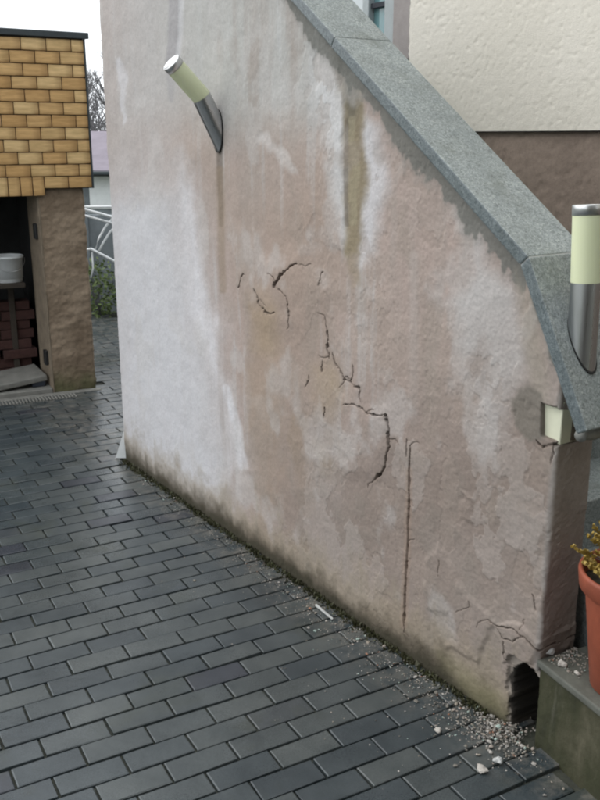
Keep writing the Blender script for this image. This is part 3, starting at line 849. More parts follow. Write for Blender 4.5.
chunk((562, 666), 0.281, 0.018, M['chalk'], 'larger pale plaster chunk on top of the mossy ledge', 0.6, 6)
chunk((577, 674), 0.281, 0.011, M['chalk'], 'smaller pale plaster chunk on the mossy ledge beside the flowerpot', 0.6, 7)
chunk((549, 652), 0.281, 0.026, M['palestone'], 'grey crumbled lump on the ledge against the foot of the wall end', 0.6, 8)
# thin white stick lying along the foot
b = bmesh.new(); p0, p1 = on_ground(316, 605, 0.006), on_ground(333, 619, 0.006)
hexa([p0 + ZU * -.003 + WN * .005, p1 + ZU * -.003 + WN * .004, p1 + ZU * -.003 - WN * .004, p0 + ZU * -.003 - WN * .004, p0 + ZU * .004 + WN * .004, p1 + ZU * .003 + WN * .003, p1 + ZU * .003 - WN * .003, p0 + ZU * .004 - WN * .004], 0.001, 1, b)
tag(bm_obj('pale_splinter', b, M['palestone']), 'thin pale splinter lying on the pavers along the wall foot', 'splinter')
# white wedge leaning at the far corner of the wall
b = bmesh.new()
wa, wb_, wc = on_plane(115.5, 458, WA - WD * 0.03, np.array([0, -1.0, 0])), on_plane(126, 458, WA - WD * 0.03, np.array([0, -1.0, 0])), on_plane(124.2, 430, WA - WD * 0.03, np.array([0, -1.0, 0]))
wa[2] = wb_[2] = 0.002
bk = np.array([0.004, 0.03, 0])
vs = [b.verts.new(tuple(v)) for v in (wa, wb_, wc, wa + bk, wb_ + bk, wc + bk)]
for f in ((0, 1, 2), (5, 4, 3), (0, 3, 4, 1), (1, 4, 5, 2), (2, 5, 3, 0)): b.faces.new([vs[i] for i in f])
tag(bm_obj('white_wedge', b, M['whitepaint']), 'small white triangular wedge standing at the far corner of the stair wall', 'wedge')

# ================================================================== LEDGE, STEPS, HOUSE
ledge = empty('concrete_ledge', (LEDGE0[0], LEDGE0[1], 0), LA)
tag(ledge, 'low mossy green concrete ledge at the near end of the stair wall', 'ledge')
nl, nh_ = 170, 50
ll = np.linspace(0.0, 1.5, nl)[None, :]; lz = np.linspace(-0.03, LH - 0.020, nh_)[:, None]
X = np.repeat(ll, nh_, 0); Zz = np.repeat(lz, nl, 1)
Y = 0.012 + 0.012 * (fbm(X * 6, Zz * 6, 61) - 0.5) + 0.004 * (fbm(X * 40, Zz * 40, 63) - 0.5)
grid_obj('side', np.stack([X, Y, Zz], -1), M['mossy'], ledge)
Xe = np.zeros((2, 2)); 
bm_obj('block', hexa(box_pts(0.004, 1.5, 0.03, 0.62, -0.03, LH - 0.0225)), M['mossy'], ledge)
def wob(o, amp, sc, k):
    me = o.data; n = len(me.vertices); co = np.empty(n * 3); me.vertices.foreach_get('co', co); co = co.reshape(-1, 3)
    co[:, 2] += amp * (fbm(co[:, 0] * sc, co[:, 1] * sc, k) - 0.5); me.vertices.foreach_set('co', co.ravel()); me.update()
b = hexa(box_pts(-0.006, 1.52, 0.0, 0.64, LH - 0.022, LH), 0.005, 2)
bm_obj('top_slab', b, M['ledge_top'], ledge)

# granite steps between stair wall and house
HOFF = -1.30
stairs = empty('granite_stairs', tuple(wp(2.4, 0, -0.7)))
tag(stairs, 'grey granite steps climbing between the stair wall and the house', 'stairs')
def wbox(s0_, s1_, o0, o1, z0_, z1_, bev=0.0, ref=(0, 0, 0), mat=None, name='', parent=None, seg=2):
    pts = [wp(s0_, z0_, o0), wp(s1_, z0_, o0), wp(s1_, z0_, o1), wp(s0_, z0_, o1), wp(s0_, z1_, o0), wp(s1_, z1_, o0), wp(s1_, z1_, o1), wp(s0_, z1_, o1)]
    return bm_obj(name, hexa([p - np.array(ref) for p in pts], bev, seg), mat, parent)
for k in range(11):
    sf = 3.02 - 0.243 * k; zt = LH + 0.17 * (k + 1)
    if k == 0: wbox(sf - 0.27, sf, HOFF + 0.01, -TH - 0.072, -0.02, zt, 0.006, stairs.location, M['granite'], 'step', stairs)
    else: wbox(sf - (0.27 if k < 10 else 0.5), sf, HOFF + 0.01, -TH - 0.072 if k < 9 else -TH - 0.01, 0.0 if k > 8 else zt - 0.36, zt, 0.006, stairs.location, M['granite'], 'step', stairs)

house = empty('house', tuple(wp(1.0, 0, HOFF - 0.5)))
tag(house, 'cream roughcast house with brown plinth and glazed door behind the stairs', 'house')
HL = np.array(house.location)
ZP = wall_sz(520, 131, HOFF)[1]
def wall_sheet(name, s0_, s1_, z0_, z1_, off, dens, mat, base_c, var_c, amp, k, edge_noise=0.0):
    ns, nz = int((s1_ - s0_) / dens) + 2, int((z1_ - z0_) / dens) + 2
    ss, zz = np.meshgrid(np.linspace(s0_, s1_, ns), np.linspace(z0_, z1_, nz))
    if edge_noise:
        w = np.clip(1 - (ss - s0_) / 0.03, 0, 1)
        ss = ss + w * edge_noise * (fbm(zz * 30, zz * 0 + 2, k + 9) - 0.5)
    a, c = fbm(ss * 62, zz * 62, k, 3), fbm(ss * 2.5, zz * 2.5, k + 3)
    pits = 1.6 * sstep(0.66, 0.76, fbm(ss * 46, zz * 46, k + 5, 2))
    o = off + amp * (a - 0.5) * 2 - amp * 1.1 * pits
    Pw = WA + ss[..., None] * WD + o[..., None] * WN + zz[..., None] * ZU - HL
    m = np.clip((c - 0.3) / 0.4, 0, 1)[..., None]
    cc = np.array(base_c) * (1 - m) + np.array(var_c) * m
    return grid_obj(name, Pw, mat, house, True, cc)
sE = wall_sz(409, 40, HOFF)[0]; sF = wall_sz(391.5, 40, HOFF)[0]
wall_sheet('upper_wall', sE, 3.1, ZP, 3.1, HOFF, 0.0065, M['cream'], (0.735, 0.70, 0.615), (0.79, 0.755, 0.675), 0.0009, 71, 0.02)
wall_sheet('plinth', sF, 3.1, 0.0, ZP - 0.002, HOFF - 0.02, 0.012, M['plinth'], (0.24, 0.19, 0.155), (0.345, 0.275, 0.225), 0.0022, 81)
wbox(-1.0, 3.1, HOFF - 0.3, HOFF - 0.03, 0.0, 2.10, 0, HL, M['plinth'], 'base_wall', house)
wbox(sE + 0.001, 3.1, HOFF - 0.3, HOFF - 0.012, ZP, 5.4, 0, HL, M['mortar'], 'wall_core', house)
wbox(sE, 3.099, HOFF - 0.01, HOFF + 0.001, 3.1, 5.4, 0, HL, M['housewall'], 'gable_wall', house)
# the house goes on to the right of the photographer
wbox(3.1, 7.0, HOFF - 0.3, HOFF, ZP, 5.4, 0, HL, M['housewall'], 'upper_wall', house)
wbox(3.1, 7.0, HOFF - 0.3, HOFF - 0.02, -0.05, ZP - 0.002, 0, HL, M['plinthwall'], 'plinth', house)
# underside of the roughcast: its shadow line painted as a black strip
wbox(sE, 3.1, HOFF - 0.02, HOFF - 0.0025, ZP - 0.004, ZP + 0.004, 0, HL, M['gasket'], 'shadow_strip', house)
wbox(sF, sE - 0.0012, HOFF - 0.30, HOFF - 0.006, 2.101, 5.4, 0.003, HL, M['band'], 'painted_band', house)
door = wbox(sF - 1.15, sF - 0.001, HOFF - 0.2, HOFF - 0.16, 4.30, 5.4, 0, HL, M['band'], 'lintel', house)
sG, sH = wall_sz(386.5, 20, HOFF - 0.07)[0], wall_sz(372, 20, HOFF - 0.07)[0]
sI = wall_sz(366, 20, HOFF - 0.07)[0]
dz0 = 2.155
dr = empty('door', tuple(wp(sH, dz0, HOFF - 0.08))); dr.parent = house; dr.matrix_parent_inverse = house.matrix_world.inverted()
dr.location = tuple(wp(sH, dz0, HOFF - 0.08) - HL); dr.matrix_parent_inverse = Matrix.Identity(4)
DL = wp(sH, dz0, HOFF - 0.08)
sR, sLft = sF - 0.001, sF - 1.15
wbox(sG, sR, HOFF - 0.11, HOFF - 0.055, dz0, 4.29, 0.003, DL, M['frame'], 'frame_post', dr)
wbox(sI, sH, HOFF - 0.115, HOFF - 0.045, dz0, 4.29, 0.004, DL, M['frame'], 'frame_post', dr)
wbox(sLft, sLft + 0.06, HOFF - 0.11, HOFF - 0.055, dz0, 4.29, 0.003, DL, M['frame'], 'frame_post', dr)
wbox(sH + 0.0005, sG - 0.0005, HOFF - 0.09, HOFF - 0.083, dz0, 4.29, 0, DL, M['teal'], 'pane', dr)
wbox(sLft + 0.061, sI - 0.0005, HOFF - 0.09, HOFF - 0.083, dz0, 4.29, 0, DL, M['clear'], 'pane', dr)
zb = wall_sz(380, 5, HOFF - 0.07)[1]
bz = wbox(sH + 0.001, sG - 0.001, HOFF - 0.082, HOFF - 0.06, zb - 0.012, zb + 0.014, 0.002, DL, M['rubber'], 'push_bar', dr)

# ---- unseen building added at the photographer's back: it keeps the sky off the near ground and the near end of the wall
back = empty('added_shade_building', (1.0, -1.9, 0)); tag(back, 'plain grey rendered building at the photographer\'s back', 'building')
bm_obj('wall', hexa(box_pts(-2.6, 4.2, -3.0, 0.0, -0.05, 5.6), 0.01), M['conc'], back)
bm_obj('roof', hexa(box_pts(-2.8, 4.4, -3.2, 0.45, 5.62, 5.80), 0.01), M['darkmetal'], back)
bm_obj('door', hexa(box_pts(-0.5, 0.5, 0.002, 0.03, 0.0, 2.05), 0.01), M['timber'], back)

# ================================================================== LAMPS
def make_lamp(label, a_deg, b_deg, origin, up, nor, steel_l=0.146, glass_l=0.150, cap_l=0.026):
    """steel tube cut obliquely to sit on its mounting face; opal diffuser and steel cap above the bend"""
    r, n = 0.0385, 40
    a, b_ = R(a_deg), R(b_deg)
    up, nor = Vector(up).normalized(), Vector(nor).normalized()
    rt = up.cross(nor)
    mtx = Matrix((rt, up, nor)).transposed().to_4x4(); mtx.translation = Vector(origin)
    root = empty('outdoor_lamp'); root.matrix_world = mtx
    tag(root, label, 'lamp', 'bent steel outdoor lamps')
    A_ = Vector((0, math.cos(a), math.sin(a))); B_ = Vector((0, math.cos(b_), math.sin(b_)))
    ph = [2 * math.pi * k / n for k in range(n)]
    def ring(bm, c, ang, rad, miter=1.0):
        e2 = Vector((0, -math.sin(ang), math.cos(ang)))
        return [bm.verts.new(c + Vector((1, 0, 0)) * rad * math.cos(p) + e2 * rad * miter * math.sin(p)) for p in ph]
    def skin(bm, rings):
        for p, q in zip(rings, rings[1:]):
            for k in range(n): bm.faces.new((p[k], p[(k + 1) % n], q[(k + 1) % n], q[k]))
    mid = (a + b_) / 2; mit = 1 / math.cos((b_ - a) / 2)
    bm = bmesh.new()
    e2 = Vector((0, -math.sin(a), math.cos(a)))
    low = [bm.verts.new(Vector((1, 0, 0)) * r * math.cos(p) + e2 * r * math.sin(p) + A_ * (-r * math.sin(p) * math.cos(a) / math.sin(a))) for p in ph]
    c1 = A_ * steel_l
    skin(bm, [low, ring(bm, c1 - A_ * 0.0, mid, r, mit)])
    bm_obj('steel_tube', bm, M['steel'], root, True)
    bm = bmesh.new()
    oval = [(r * 1.02 * math.cos(p), r * 1.015 / math.sin(a) * math.sin(p)) for p in ph]
    lo_ = [bm.verts.new((x, y, -0.004)) for x, y in oval]; hi_ = [bm.verts.new((x, y, 0.003)) for x, y in oval]
    skin(bm, [lo_, hi_]); bm.faces.new(hi_)
    bm_obj('mounting_gasket', bm, M['gasket'], root)
    bm = bmesh.new()
    rg = r * 0.985
    g0 = ring(bm, c1, mid, rg, mit)
    c2 = c1 + B_ * glass_l
    skin(bm, [g0, ring(bm, c1 + B_ * (glass_l * 0.5), b_, rg), ring(bm, c2, b_, rg)])
    bm_obj('diffuser', bm, M['opal'], root, True)
    bm = bmesh.new()
    c3 = c2 + B_ * cap_l
    rs_ = [ring(bm, c2, b_, rg * 0.96), ring(bm, c2 + B_ * 0.0005, b_, r * 1.012), ring(bm, c3 - B_ * 0.0015, b_, r * 1.012), ring(bm, c3, b_, r * 0.985), ring(bm, c3 - B_ * 0.001, b_, r * 0.93), ring(bm, c3 - B_ * 0.003, b_, r * 0.90)]
    skin(bm, rs_); bm.faces.new(rs_[-1])
    o = bm_obj('cap', bm, M['capsteel'], root, True)
    bm = bmesh.new()
    sp = Vector((r * 0.98, 0, 0)) + A_ * 0.03
    tube(bm, [sp, sp + Vector((0.004, 0, 0))], 0.003, 10)
    bm_obj('screw', bm, M['capsteel'], root)
    return root
lb = wall_sz(219.5, 152.5)
make_lamp('bent steel and cream lamp leaning out of the stained stair wall', 28, 46, tuple(wp(lb[0], lb[1] + 0.0385 / math.sin(R(28)), 0.006)), tuple(ZU), tuple(WN))
# second one: upright on the steep lowest coping slab
nor2 = WD * math.sin(a2_) + ZU * math.cos(a2_); up2 = -WD * math.cos(a2_) + ZU * math.sin(a2_)
ptip = on_plane(592, 374, wp(*(pB + tmv)), nor2)
a_l = 90 - math.degrees(a2_) + 2
a_l -= 4
make_lamp('upright steel lamp with cream diffuser on the steep end slab of the coping', a_l, a_l - 2, tuple(ptip + up2 * 0.0385 / math.sin(R(a_l)) + nor2 * 0.001), tuple(up2), tuple(nor2), 0.160, 0.170)

# ================================================================== FLOWERPOT
pot = empty('flowerpot', (0.900, 2.145, LH)); tag(pot, 'orange terracotta coloured flowerpot on the mossy ledge at the right edge', 'flowerpot')
prof = [(0.0, 0.0), (0.100, 0.0), (0.104, 0.004), (0.138, 0.275), (0.139, 0.285), (0.150, 0.288), (0.156, 0.294), (0.161, 0.336), (0.159, 0.343), (0.153, 0.345), (0.148, 0.341), (0.141, 0.300), (0.136, 0.290)]
bm, rings = lathe(prof, 56); bm_obj('pot_body', bm, M['terracotta'], pot, True)
bm = bmesh.new(); vs = []
rs = random.Random(9)
c = bm.verts.new((0, 0, 0.312)); ringv = []
for rad in (0.05, 0.10, 0.143):
    ringv.append([bm.verts.new((rad * math.cos(k / 24 * 2 * math.pi), rad * math.sin(k / 24 * 2 * math.pi), 0.306 + rs.uniform(-.006, .006))) for k in range(24)])
for k in range(24): bm.faces.new((c, ringv[0][k], ringv[0][(k + 1) % 24]))
for a, b in zip(ringv, ringv[1:]):
    for k in range(24): bm.faces.new((a[k], b[k], b[(k + 1) % 24], a[(k + 1) % 24]))
bm_obj('soil', bm, M['soil'], pot)
plant = empty('golden_conifer', (0.900, 2.145, LH + 0.30)); tag(plant, 'small golden yellow conifer growing in the flowerpot', 'plant')
bm = bmesh.new(); lv, lf = [], []
def spray(p, d, L, rr_):
    side = Vector((d.y, -d.x, rr_.uniform(-.4, .4))).normalized()
    for k in range(12):
        t = k / 12; q = p + d * L * t + Vector((rr_.gauss(0, .002), rr_.gauss(0, .002), rr_.gauss(0, .002)))
        for sgn in (-1, 1):
            dd = (d * 0.75 + side * sgn * 0.8 + Vector((rr_.gauss(0, .25), rr_.gauss(0, .25), rr_.gauss(0, .25)))).normalized()
            l2 = L * 0.34 * (1 - t * 0.6); w = side.cross(dd).normalized() * 0.0048
            b0 = len(lv); lv.extend([q - w, q + w, q + dd * l2 + w * 0.5, q + dd * l2 - w * 0.5]); lf.append((b0, b0 + 1, b0 + 2, b0 + 3))
rp = random.Random(31)
tube(bm, [(0, 0, 0), (0.006, 0.004, 0.1), (0, 0.008, 0.22)], 0.007, 7, 0.003)
for k in range(420):
    z = rp.uniform(0.012, 0.36) ; a = rp.uniform(0, 6.28); rad = rp.uniform(0.04, 0.16) * (1 - z / 0.50)
    p0 = Vector((0, 0, z * 0.8)); p1 = Vector((rad * math.cos(a), rad * math.sin(a), z + 0.02))
    if k % 3 == 0: tube(bm, [p0, (p0 + p1) / 2 + Vector((0, 0, -.004)), p1], 0.002, 4, 0.001)
    d = (p1 - p0 + Vector((0, 0, 0.04))).normalized()
    spray(p1 - d * 0.01, d, rp.uniform(0.03, 0.06), rp)
bm_obj('stem', bm, M['bark'], plant); mesh_obj('foliage', lv, lf, M['gold'], plant)

# ================================================================== SHED
shed = empty('tiled_shed', tuple(SH0), SHA)                     # local x along the front, local -y out of it
tag(shed, 'shed clad in tan brick-shaped tiles above a dark open doorway', 'shed')
SW = 2.0                                                         # how far it runs to the left
ZC0, ZC1 = 1.396, 2.325; RH = (ZC1 - ZC0) / 12; TWD = 0.157; XR = 0.062
def shed_uv(u, v, y=0.0):
    P = on_plane(u, v, SH0 - SHN * y, SHN) - SH0
    return float(np.dot(P, SHD)), float(P[2])
tg = 0.005
tmesh = {}
def tile(x0, x1, z0_, z1_):
    w, h = round(x1 - x0, 3), round(z1_ - z0_, 3)
    if (w, h) not in tmesh:
        me = bpy.data.meshes.new('tile'); nb = hexa(box_pts(-w / 2, w / 2, -0.009, 0.006, -h / 2, h / 2), 0.0022, 1)
        bmesh.ops.recalc_face_normals(nb, faces=nb.faces); nb.to_mesh(me); nb.free(); me.materials.append(M['tile']); tmesh[(w, h)] = me
    o = bpy.data.objects.new('tile', tmesh[(w, h)])
    o.location = ((x0 + x1) / 2, -0.028 + random.uniform(-.001, .001), (z0_ + z1_) / 2)
    o.rotation_euler = (R(random.gauss(0, 1.0)), R(random.gauss(0, 0.5)), R(random.gauss(0, 0.8)))
    link(o, shed)
for row in range(12):                                            # row 0 on top
    zt = ZC1 - row * RH; zb_ = zt - RH
    x = XR; first = True
    while x > XR - SW:
        w = TWD * (0.52 if (row % 2 == 0 and first) else 1.0); first = False
        if row == 11 and x - w < -0.30:
            break
        tile(x - w + tg, x, zb_ + tg, zt); x -= w
    if row == 11:
        while x > XR - SW:
            tile(x - RH + tg, x, zt - 0.118, zt); x -= RH
bm_obj('tile_backing', hexa(box_pts(XR - SW, XR - 0.001, -0.024, 0.09, ZC0 - 0.0, ZC1 + 0.02)), M['timber'], shed)
bm_obj('lintel', hexa(box_pts(XR - SW, -0.255, -0.021, 0.088, ZC0 - 0.04, ZC0 - 0.001)), M['timber'], shed)
bm_obj('edge_trim', hexa(box_pts(XR + 0.001, XR + 0.012, -0.042, 0.10, ZC0, ZC1 + 0.005), 0.001), M['darkmetal'], shed)
rf_ = bm_obj('roof', hexa([(XR - SW, -0.055, ZC1 + 0.021), (XR + 0.035, -0.055, ZC1 + 0.005), (XR + 0.035, 2.4, ZC1 + 0.19), (XR - SW, 2.4, ZC1 + 0.20),
                     (XR - SW, -0.055, ZC1 + 0.066), (XR + 0.035, -0.055, ZC1 + 0.044), (XR + 0.035, 2.4, ZC1 + 0.23), (XR - SW, 2.4, ZC1 + 0.25)], 0.004), M['darkmetal'], shed)
# rough pillar: displaced front and jamb
xl, xr_ = shed_uv(54, 392)[0], 0.012
def shell(name, pts2, z0_, z1_, mat, amp, k, base_c, var_c, moss=False):
    """vertical sheet along a plan polyline"""
    pl = []
    for (ax, ay), (bx, by) in zip(pts2, pts2[1:]):
        n = max(2, int(math.hypot(bx - ax, by - ay) / 0.007)); 
        for i in range(n): pl.append((ax + (bx - ax) * i / n, ay + (by - ay) * i / n))
    pl.append(pts2[-1]); pl = np.array(pl)
    tn = np.gradient(pl, axis=0); tn /= np.linalg.norm(tn, axis=1)[:, None]
    nx, ny = tn[:, 1], -tn[:, 0]
    arc = np.concatenate([[0], np.cumsum(np.hypot(*np.diff(pl, axis=0).T))])
    zz = np.linspace(z0_, z1_, int((z1_ - z0_) / 0.008))[:, None]
    A2 = np.repeat(arc[None], len(zz), 0); Z2 = np.repeat(zz, len(arc), 1)
    d = amp * (fbm(A2 * 9, Z2 * 16, k) - 0.5) * 2 + amp * 0.7 * (fbm(A2 * 30, Z2 * 45, k + 3) - 0.5) * 2
    X2 = pl[:, 0][None] + nx[None] * d; Y2 = pl[:, 1][None] + ny[None] * d
    m = np.clip((fbm(A2 * 7, Z2 * 7, k + 7) - 0.3) / 0.4, 0, 1)[..., None]
    cc = np.array(base_c) * (1 - m) + np.array(var_c) * m
    if moss:
        mm = (1 - sstep(0.02, 0.20, Z2 + 0.16 * (fbm(A2 * 10, Z2 * 10, k + 11) - 0.5)))[..., None] * 0.75
        cc = cc * (1 - mm) + np.array((0.075, 0.085, 0.035)) * mm
    return grid_obj(name, np.stack([X2, Y2, Z2], -1), mat, shed, True, cc)
JD = 0.13
shell('pillar', [(xl, 0.0), (xr_ - 0.012, 0.0), (xr_, 0.012), (xr_, 0.42)], -0.02, 1.398, M['pillar'], 0.0075, 91, (0.21, 0.156, 0.108), (0.31, 0.238, 0.170), True)
bm_obj('pillar_core', hexa(box_pts(xl + 0.01, xr_ - 0.012, 0.014, 0.42, -0.02, 1.395)), M['mortar'], shed)
# jamb board on the doorway side of the pillar, with hinge pockets
jx = shed_uv(37, 392, JD)[0]
jb = bm_obj('jamb_board', hexa([(xl - 0.002, -0.008, 0), (xl + 0.008, 0.0, 0), (xl - 0.004, 0.30, 0), (xl - 0.028, 0.30, 0), (xl - 0.002 - 0.008, -0.004, 1.36), (xl + 0.008, 0.0, 1.36), (xl - 0.004, 0.30, 1.36), (xl - 0.028, 0.30, 1.36)], 0.003), M['jamb'], shed)
for (u, v) in ((35, 231), (46, 357)):
    zc_ = shed_uv(u, v, 0.08)[1]
    bm_obj('hinge', hexa(box_pts(xl - 0.034, xl - 0.008, 0.05, 0.115, zc_ - 0.055, zc_ + 0.05), 0.006), M['gasket'], shed)
# inside of the doorway
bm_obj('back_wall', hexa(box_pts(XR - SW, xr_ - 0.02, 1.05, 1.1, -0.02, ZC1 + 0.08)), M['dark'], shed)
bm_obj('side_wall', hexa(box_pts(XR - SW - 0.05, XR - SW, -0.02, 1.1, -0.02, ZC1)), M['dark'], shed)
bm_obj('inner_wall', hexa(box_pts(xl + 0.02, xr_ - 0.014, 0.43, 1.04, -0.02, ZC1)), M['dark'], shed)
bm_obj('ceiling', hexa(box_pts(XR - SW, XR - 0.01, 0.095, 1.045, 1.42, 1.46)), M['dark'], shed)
bm_obj('floor_slab', hexa(box_pts(XR - SW, xl - 0.004, 0.0, 1.04, -0.03, 0.035), 0.006), M['conc'], shed)
bm_obj('sill', hexa(box_pts(XR - SW, xr_ + 0.02, -0.07, -0.012, -0.03, 0.006), 0.004), M['conc'], shed)
shelf_x, shelf_z = shed_uv(10, 281, 0.35)
shf = bm_obj('shelf', hexa(box_pts(XR - SW + 0.01, xl - 0.10, 0.20, 0.55, shelf_z - 0.03, shelf_z), 0.003), M['timber'], shed)
bm_obj('shelf_post', hexa(box_pts(xl - 0.19, xl - 0.15, 0.42, 0.46, 0.036, shelf_z - 0.031), 0.003), M['timber'], shed)
def shed_world(x, y, z): return tuple(SH0 + SHD * x - SHN * y + ZU * z)
bk = empty('bucket', shed_world(shed_uv(9, 281, 0.33)[0], 0.33, shelf_z), SHA)
tag(bk, 'white plastic bucket on the shelf in the dark shed doorway', 'bucket')
bm, _ = lathe([(0.0, 0.0), (0.088, 0.0), (0.092, 0.004), (0.105, 0.165), (0.111, 0.166), (0.112, 0.180), (0.106, 0.184), (0.102, 0.180), (0.098, 0.03), (0.0, 0.03)], 40)
bm_obj('bucket_body', bm, M['bucket'], bk, True)
bm = bmesh.new(); tube(bm, [(0.113 * math.cos(t), -0.03 - 0.085 * math.sin(t), 0.165 - 0.085 * math.sin(t)) for t in np.linspace(0, math.pi, 15)], 0.002, 6)
bm_obj('handle', bm, M['capsteel'], bk)
stack = empty('brick_stack', shed_world(xl - 0.13, 0.42, 0.035), SHA); tag(stack, 'stack of dark red bricks inside the shed doorway', 'bricks')
bme = None
for row in range(8):
    for i in range(3):
        if row == 7 and i == 2: continue
        if bme is None:
            bme = bpy.data.meshes.new('brick'); nb = hexa(box_pts(-0.118, 0.118, -0.055, 0.055, -0.033, 0.033), 0.004); nb.to_mesh(bme); nb.free(); bme.materials.append(M['brick'])
        o = bpy.data.objects.new('brick', bme); o.location = (-0.01 - i * 0.245 + random.uniform(-.022, .022) - (0.03 if row % 2 else 0), 0.06 + random.uniform(-.025, .025), 0.034 + row * 0.070)
        o.rotation_euler = (0, 0, R(random.gauss(0, 4))); link(o, stack)
b = hexa(box_pts(-0.30, 0.30, -0.14, 0.14, -0.02, 0.02), 0.008, 2)
fs = bm_obj('stone_slab', b, M['conc']); fs.location = shed_world(xl - 0.34, 0.17, 0.086); fs.rotation_euler = (R(6), R(-4.5), SHA + R(7))
tag(fs, 'grey stone slab lying on the floor of the shed doorway', 'slab')
b = hexa(box_pts(-0.045, 0.045, -0.09, 0.09, 0, 0.05), 0.008, 2)
rb = bm_obj('dark_block', b, M['rubber']); rb.location = shed_world(xl - 0.085, 0.16, 0.036); rb.rotation_euler = (0, 0, SHA)
tag(rb, 'small dark block on the shed floor at the foot of the jamb', 'block')
# drain channel before the doorway
dc = empty('drain_channel', shed_world(-1.0, -0.13, 0), SHA); tag(dc, 'narrow slotted drain channel in the paving before the shed', 'drain')
XL_ = (XR - SW) + 1.0
bm_obj('channel_frame', hexa(box_pts(XL_, 0.86, -0.055, 0.052, -0.03, -0.003)), M['darkmetal'], dc)
bm = bmesh.new()
for k in range(int((0.86 - XL_) / 0.022)):
    hexa(box_pts(XL_ + k * 0.022, XL_ + k * 0.022 + 0.012, -0.05, 0.047, -0.003, 0.006), 0, 1, bm)
tag(bm_obj('grate_bars', bm, M['conc'], dc), kind='stuff')

# ================================================================== BEYOND THE SHED
def gpt(u, y, z): 
    r = ray(u, 300); return np.array([r[0] / r[1] * y, y, z])
fw = empty('garden_wall', (-2.2, 9.35, 0)); tag(fw, 'low grey garden wall closing the yard beyond the shed', 'wall')
for k in range(8):
    bm_obj('panel', hexa(box_pts(-3.6 + k * 0.9, -3.6 + k * 0.9 + 0.885, -0.03, 0.03, -0.05, 0.97 + 0.01 * (k % 2)), 0.006), M['fence'], fw)
    bm_obj('post', hexa(box_pts(-3.66 + k * 0.9, -3.56 + k * 0.9, -0.05, -0.031, -0.05, 1.0), 0.005), M['fence'], fw)
# white tube rack
rk = empty('tube_rack', (-1.9, 8.75, 0)); tag(rk, 'white metal tube rack leaning against the garden wall beyond the shed', 'rack')
RL = np.array(rk.location)
def rpt(u, v, y): return on_plane(u, v, (0, y, 0), np.array([0, 1.0, 0])) - RL
def rod(pts, r=0.011, mat='whitepaint'):
    bm = bmesh.new(); tube(bm, pts, r, 8); bm_obj('tube', bm, M[mat], rk, True)
rod([rpt(80, 207, 8.8), rpt(140, 206.5, 8.8)], 0.013)
rod([rpt(80, 208, 8.55), rpt(112, 217, 8.6), rpt(140, 226, 8.65)], 0.013)
rod([rpt(80, 214, 8.6), rpt(140, 231, 8.6)], 0.010)
rod([rpt(114, 217, 8.62), rpt(106, 226, 8.6), rpt(99, 238, 8.58), rpt(95, 250, 8.56)], 0.010)
rod([rpt(118, 224, 8.64), rpt(110, 232, 8.6), rpt(103, 243, 8.58), rpt(99, 251, 8.56)], 0.010)
rod([rpt(86, 250, 8.55), rpt(91, 249, 8.55), rpt(112, 260, 8.57), rpt(140, 274, 8.6)], 0.013)
rod([rpt(92, 252, 8.56), rpt(93, 268, 8.56), rpt(91, 278, 8.56)], 0.008)
rod([rpt(140, 206.5, 8.8), rpt(140, 274, 8.62), rpt(141, 331, 8.5)], 0.013)
rod([rpt(80, 207, 8.8), rpt(81, 260, 8.6), rpt(82, 331, 8.5)], 0.013)
# leafy shrub
def shrub(name, c, rx, h, n, mat, label, leaf=0.03, seed=1):
    root = empty(name, c); tag(root, label, 'shrub')
    q = random.Random(seed); lv_, lf_ = [], []; bm = bmesh.new()
    for k in range(9):
        a = q.uniform(0, 6.28); tip = Vector((rx * .8 * math.cos(a) * q.random(), rx * .6 * math.sin(a) * q.random(), h * q.uniform(.6, .95)))
        tube(bm, [(0, 0, 0), tip * 0.5 + Vector((q.gauss(0, .02), q.gauss(0, .02), 0)), tip], 0.006, 5, 0.002)
    for k in range(n):
        a = q.uniform(0, 6.28); t = q.random() ** 0.5; zz = q.uniform(0.03, 1)
        rr2 = rx * t * (0.55 + 0.6 * math.sin(zz * 2.6)); p = Vector((rr2 * math.cos(a), rr2 * math.sin(a) * .8, zz * h * (1.05 - .25 * t)))
        d = Vector((q.gauss(0, 1), q.gauss(0, 1), q.gauss(0.3, .7))).normalized(); w = d.cross(Vector((q.gauss(0, 1), q.gauss(0, 1), q.gauss(0, 1)))).normalized() * leaf * .35
        l_ = leaf * q.uniform(.7, 1.4); b0 = len(lv_)
        lv_.extend([p, p + d * l_ * .5 + w, p + d * l_, p + d * l_ * .5 - w]); lf_.append((b0, b0 + 1, b0 + 2, b0 + 3))
    bm_obj('stem', bm, M['bark'], root); mesh_obj('foliage', lv_, lf_, M[mat], root)
shrub('leafy_shrub', tuple(gpt(99, 8.98, -0.02)), 0.24, 0.60, 620, 'green', 'green leafy shrub by the garden wall beyond the shed', 0.045, 3)
shrub('leafy_shrub', tuple(gpt(150, 9.02, -0.02)), 0.24, 0.5, 800, 'green', 'lower green shrub behind the far corner of the stair wall', 0.045, 4)
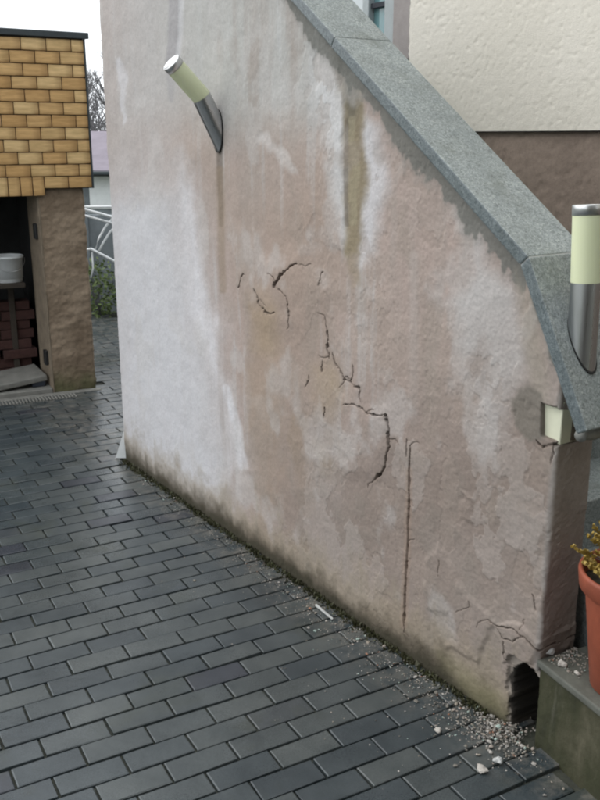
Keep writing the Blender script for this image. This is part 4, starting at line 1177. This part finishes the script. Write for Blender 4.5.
# mauve-roofed outbuilding with white wall
ob = empty('outbuilding', (-2.7, 13.5, 0)); tag(ob, 'mauve roofed outbuilding with a white wall beyond the garden wall', 'outbuilding')
zr0 = on_plane(95, 172, (0, 13.5, 0), np.array([0, 1.0, 0]))[2]; zr1 = on_plane(95, 131, (0, 15, 0), np.array([0, 1.0, 0]))[2]
bm_obj('wall', hexa(box_pts(-2.2, 2.4, 0.0, 3.0, -0.1, zr0 - 0.02)), M['fence'], ob)
bm_obj('white_panel', hexa(box_pts(-0.38, 0.03, -0.02, -0.001, 0.72, zr0 - 0.06), 0.004), M['whitepaint'], ob)
bm_obj('white_panel', hexa(box_pts(0.9, 1.6, -0.02, -0.001, 0.62, zr0 - 0.06), 0.004), M['whitepaint'], ob)
bm_obj('roof', hexa([(-2.4, -0.25, zr0 - 0.02), (2.6, -0.25, zr0 - 0.06), (2.6, 3.2, zr0 + 0.3), (-2.4, 3.2, zr0 + 0.3), (-2.4, -0.25, zr0 + 0.05), (2.6, -0.25, zr0 + 0.01), (2.6, 1.5, zr1), (-2.4, 1.5, zr1)]), M['mauve'], ob)
bm_obj('gutter', hexa(box_pts(-2.4, 2.6, -0.33, -0.255, zr0 - 0.03, zr0 + 0.02), 0.01), M['darkmetal'], ob)
# bare winter trees
def bare_tree(x, y, h, seed, label):
    q = random.Random(seed); root = empty('bare_tree', (x, y, -0.06)); tag(root, label, 'tree', 'bare trees beyond the yard')
    tb, cb = bmesh.new(), bmesh.new()
    def grow(p, d, L, r, lev):
        pts = [p]; n = 4
        for i in range(n):
            d = (d + Vector((q.gauss(0, .13), q.gauss(0, .13), q.gauss(.04, .07)))).normalized(); pts.append(pts[-1] + d * L / n)
        tube(tb if lev == 0 else cb, pts, r, 7 if lev == 0 else (4 if lev < 3 else 3), r * 0.55, lev == 0)
        if lev >= 4: return
        for k in range((5, 5, 5, 4)[lev]):
            t = q.uniform(0.35 if lev else 0.3, 1.0); i = min(int(t * n), n - 1); pp = pts[i].lerp(pts[i + 1], t * n - i)
            nd = (d + Vector((q.gauss(0, .55), q.gauss(0, .55), q.gauss(.15, .35)))).normalized()
            grow(pp, nd, L * q.uniform(.5, .72), r * q.uniform(.42, .58), lev + 1)
    grow(Vector((0, 0, 0)), Vector((0, 0, 1)), h * 0.45, h * 0.022, 0)
    bm_obj('trunk', tb, M['bark'], root); bm_obj('crown', cb, M['bark'], root)
for k, (u, y, h, lb_) in enumerate(((94, 25, 3.9, 'bare winter tree rising right beside the shed roof edge'), (103, 27, 4.3, 'bare winter tree showing close to the far edge of the stair wall'), (112, 24, 4.2, 'bare winter tree half hidden behind the far edge of the stair wall'),
        (84, 28, 4.0, 'bare winter tree mostly hidden behind the tiled shed'))):
    p = gpt(u, y, 0); bare_tree(float(p[0]), y, h, 40 + k, lb_)
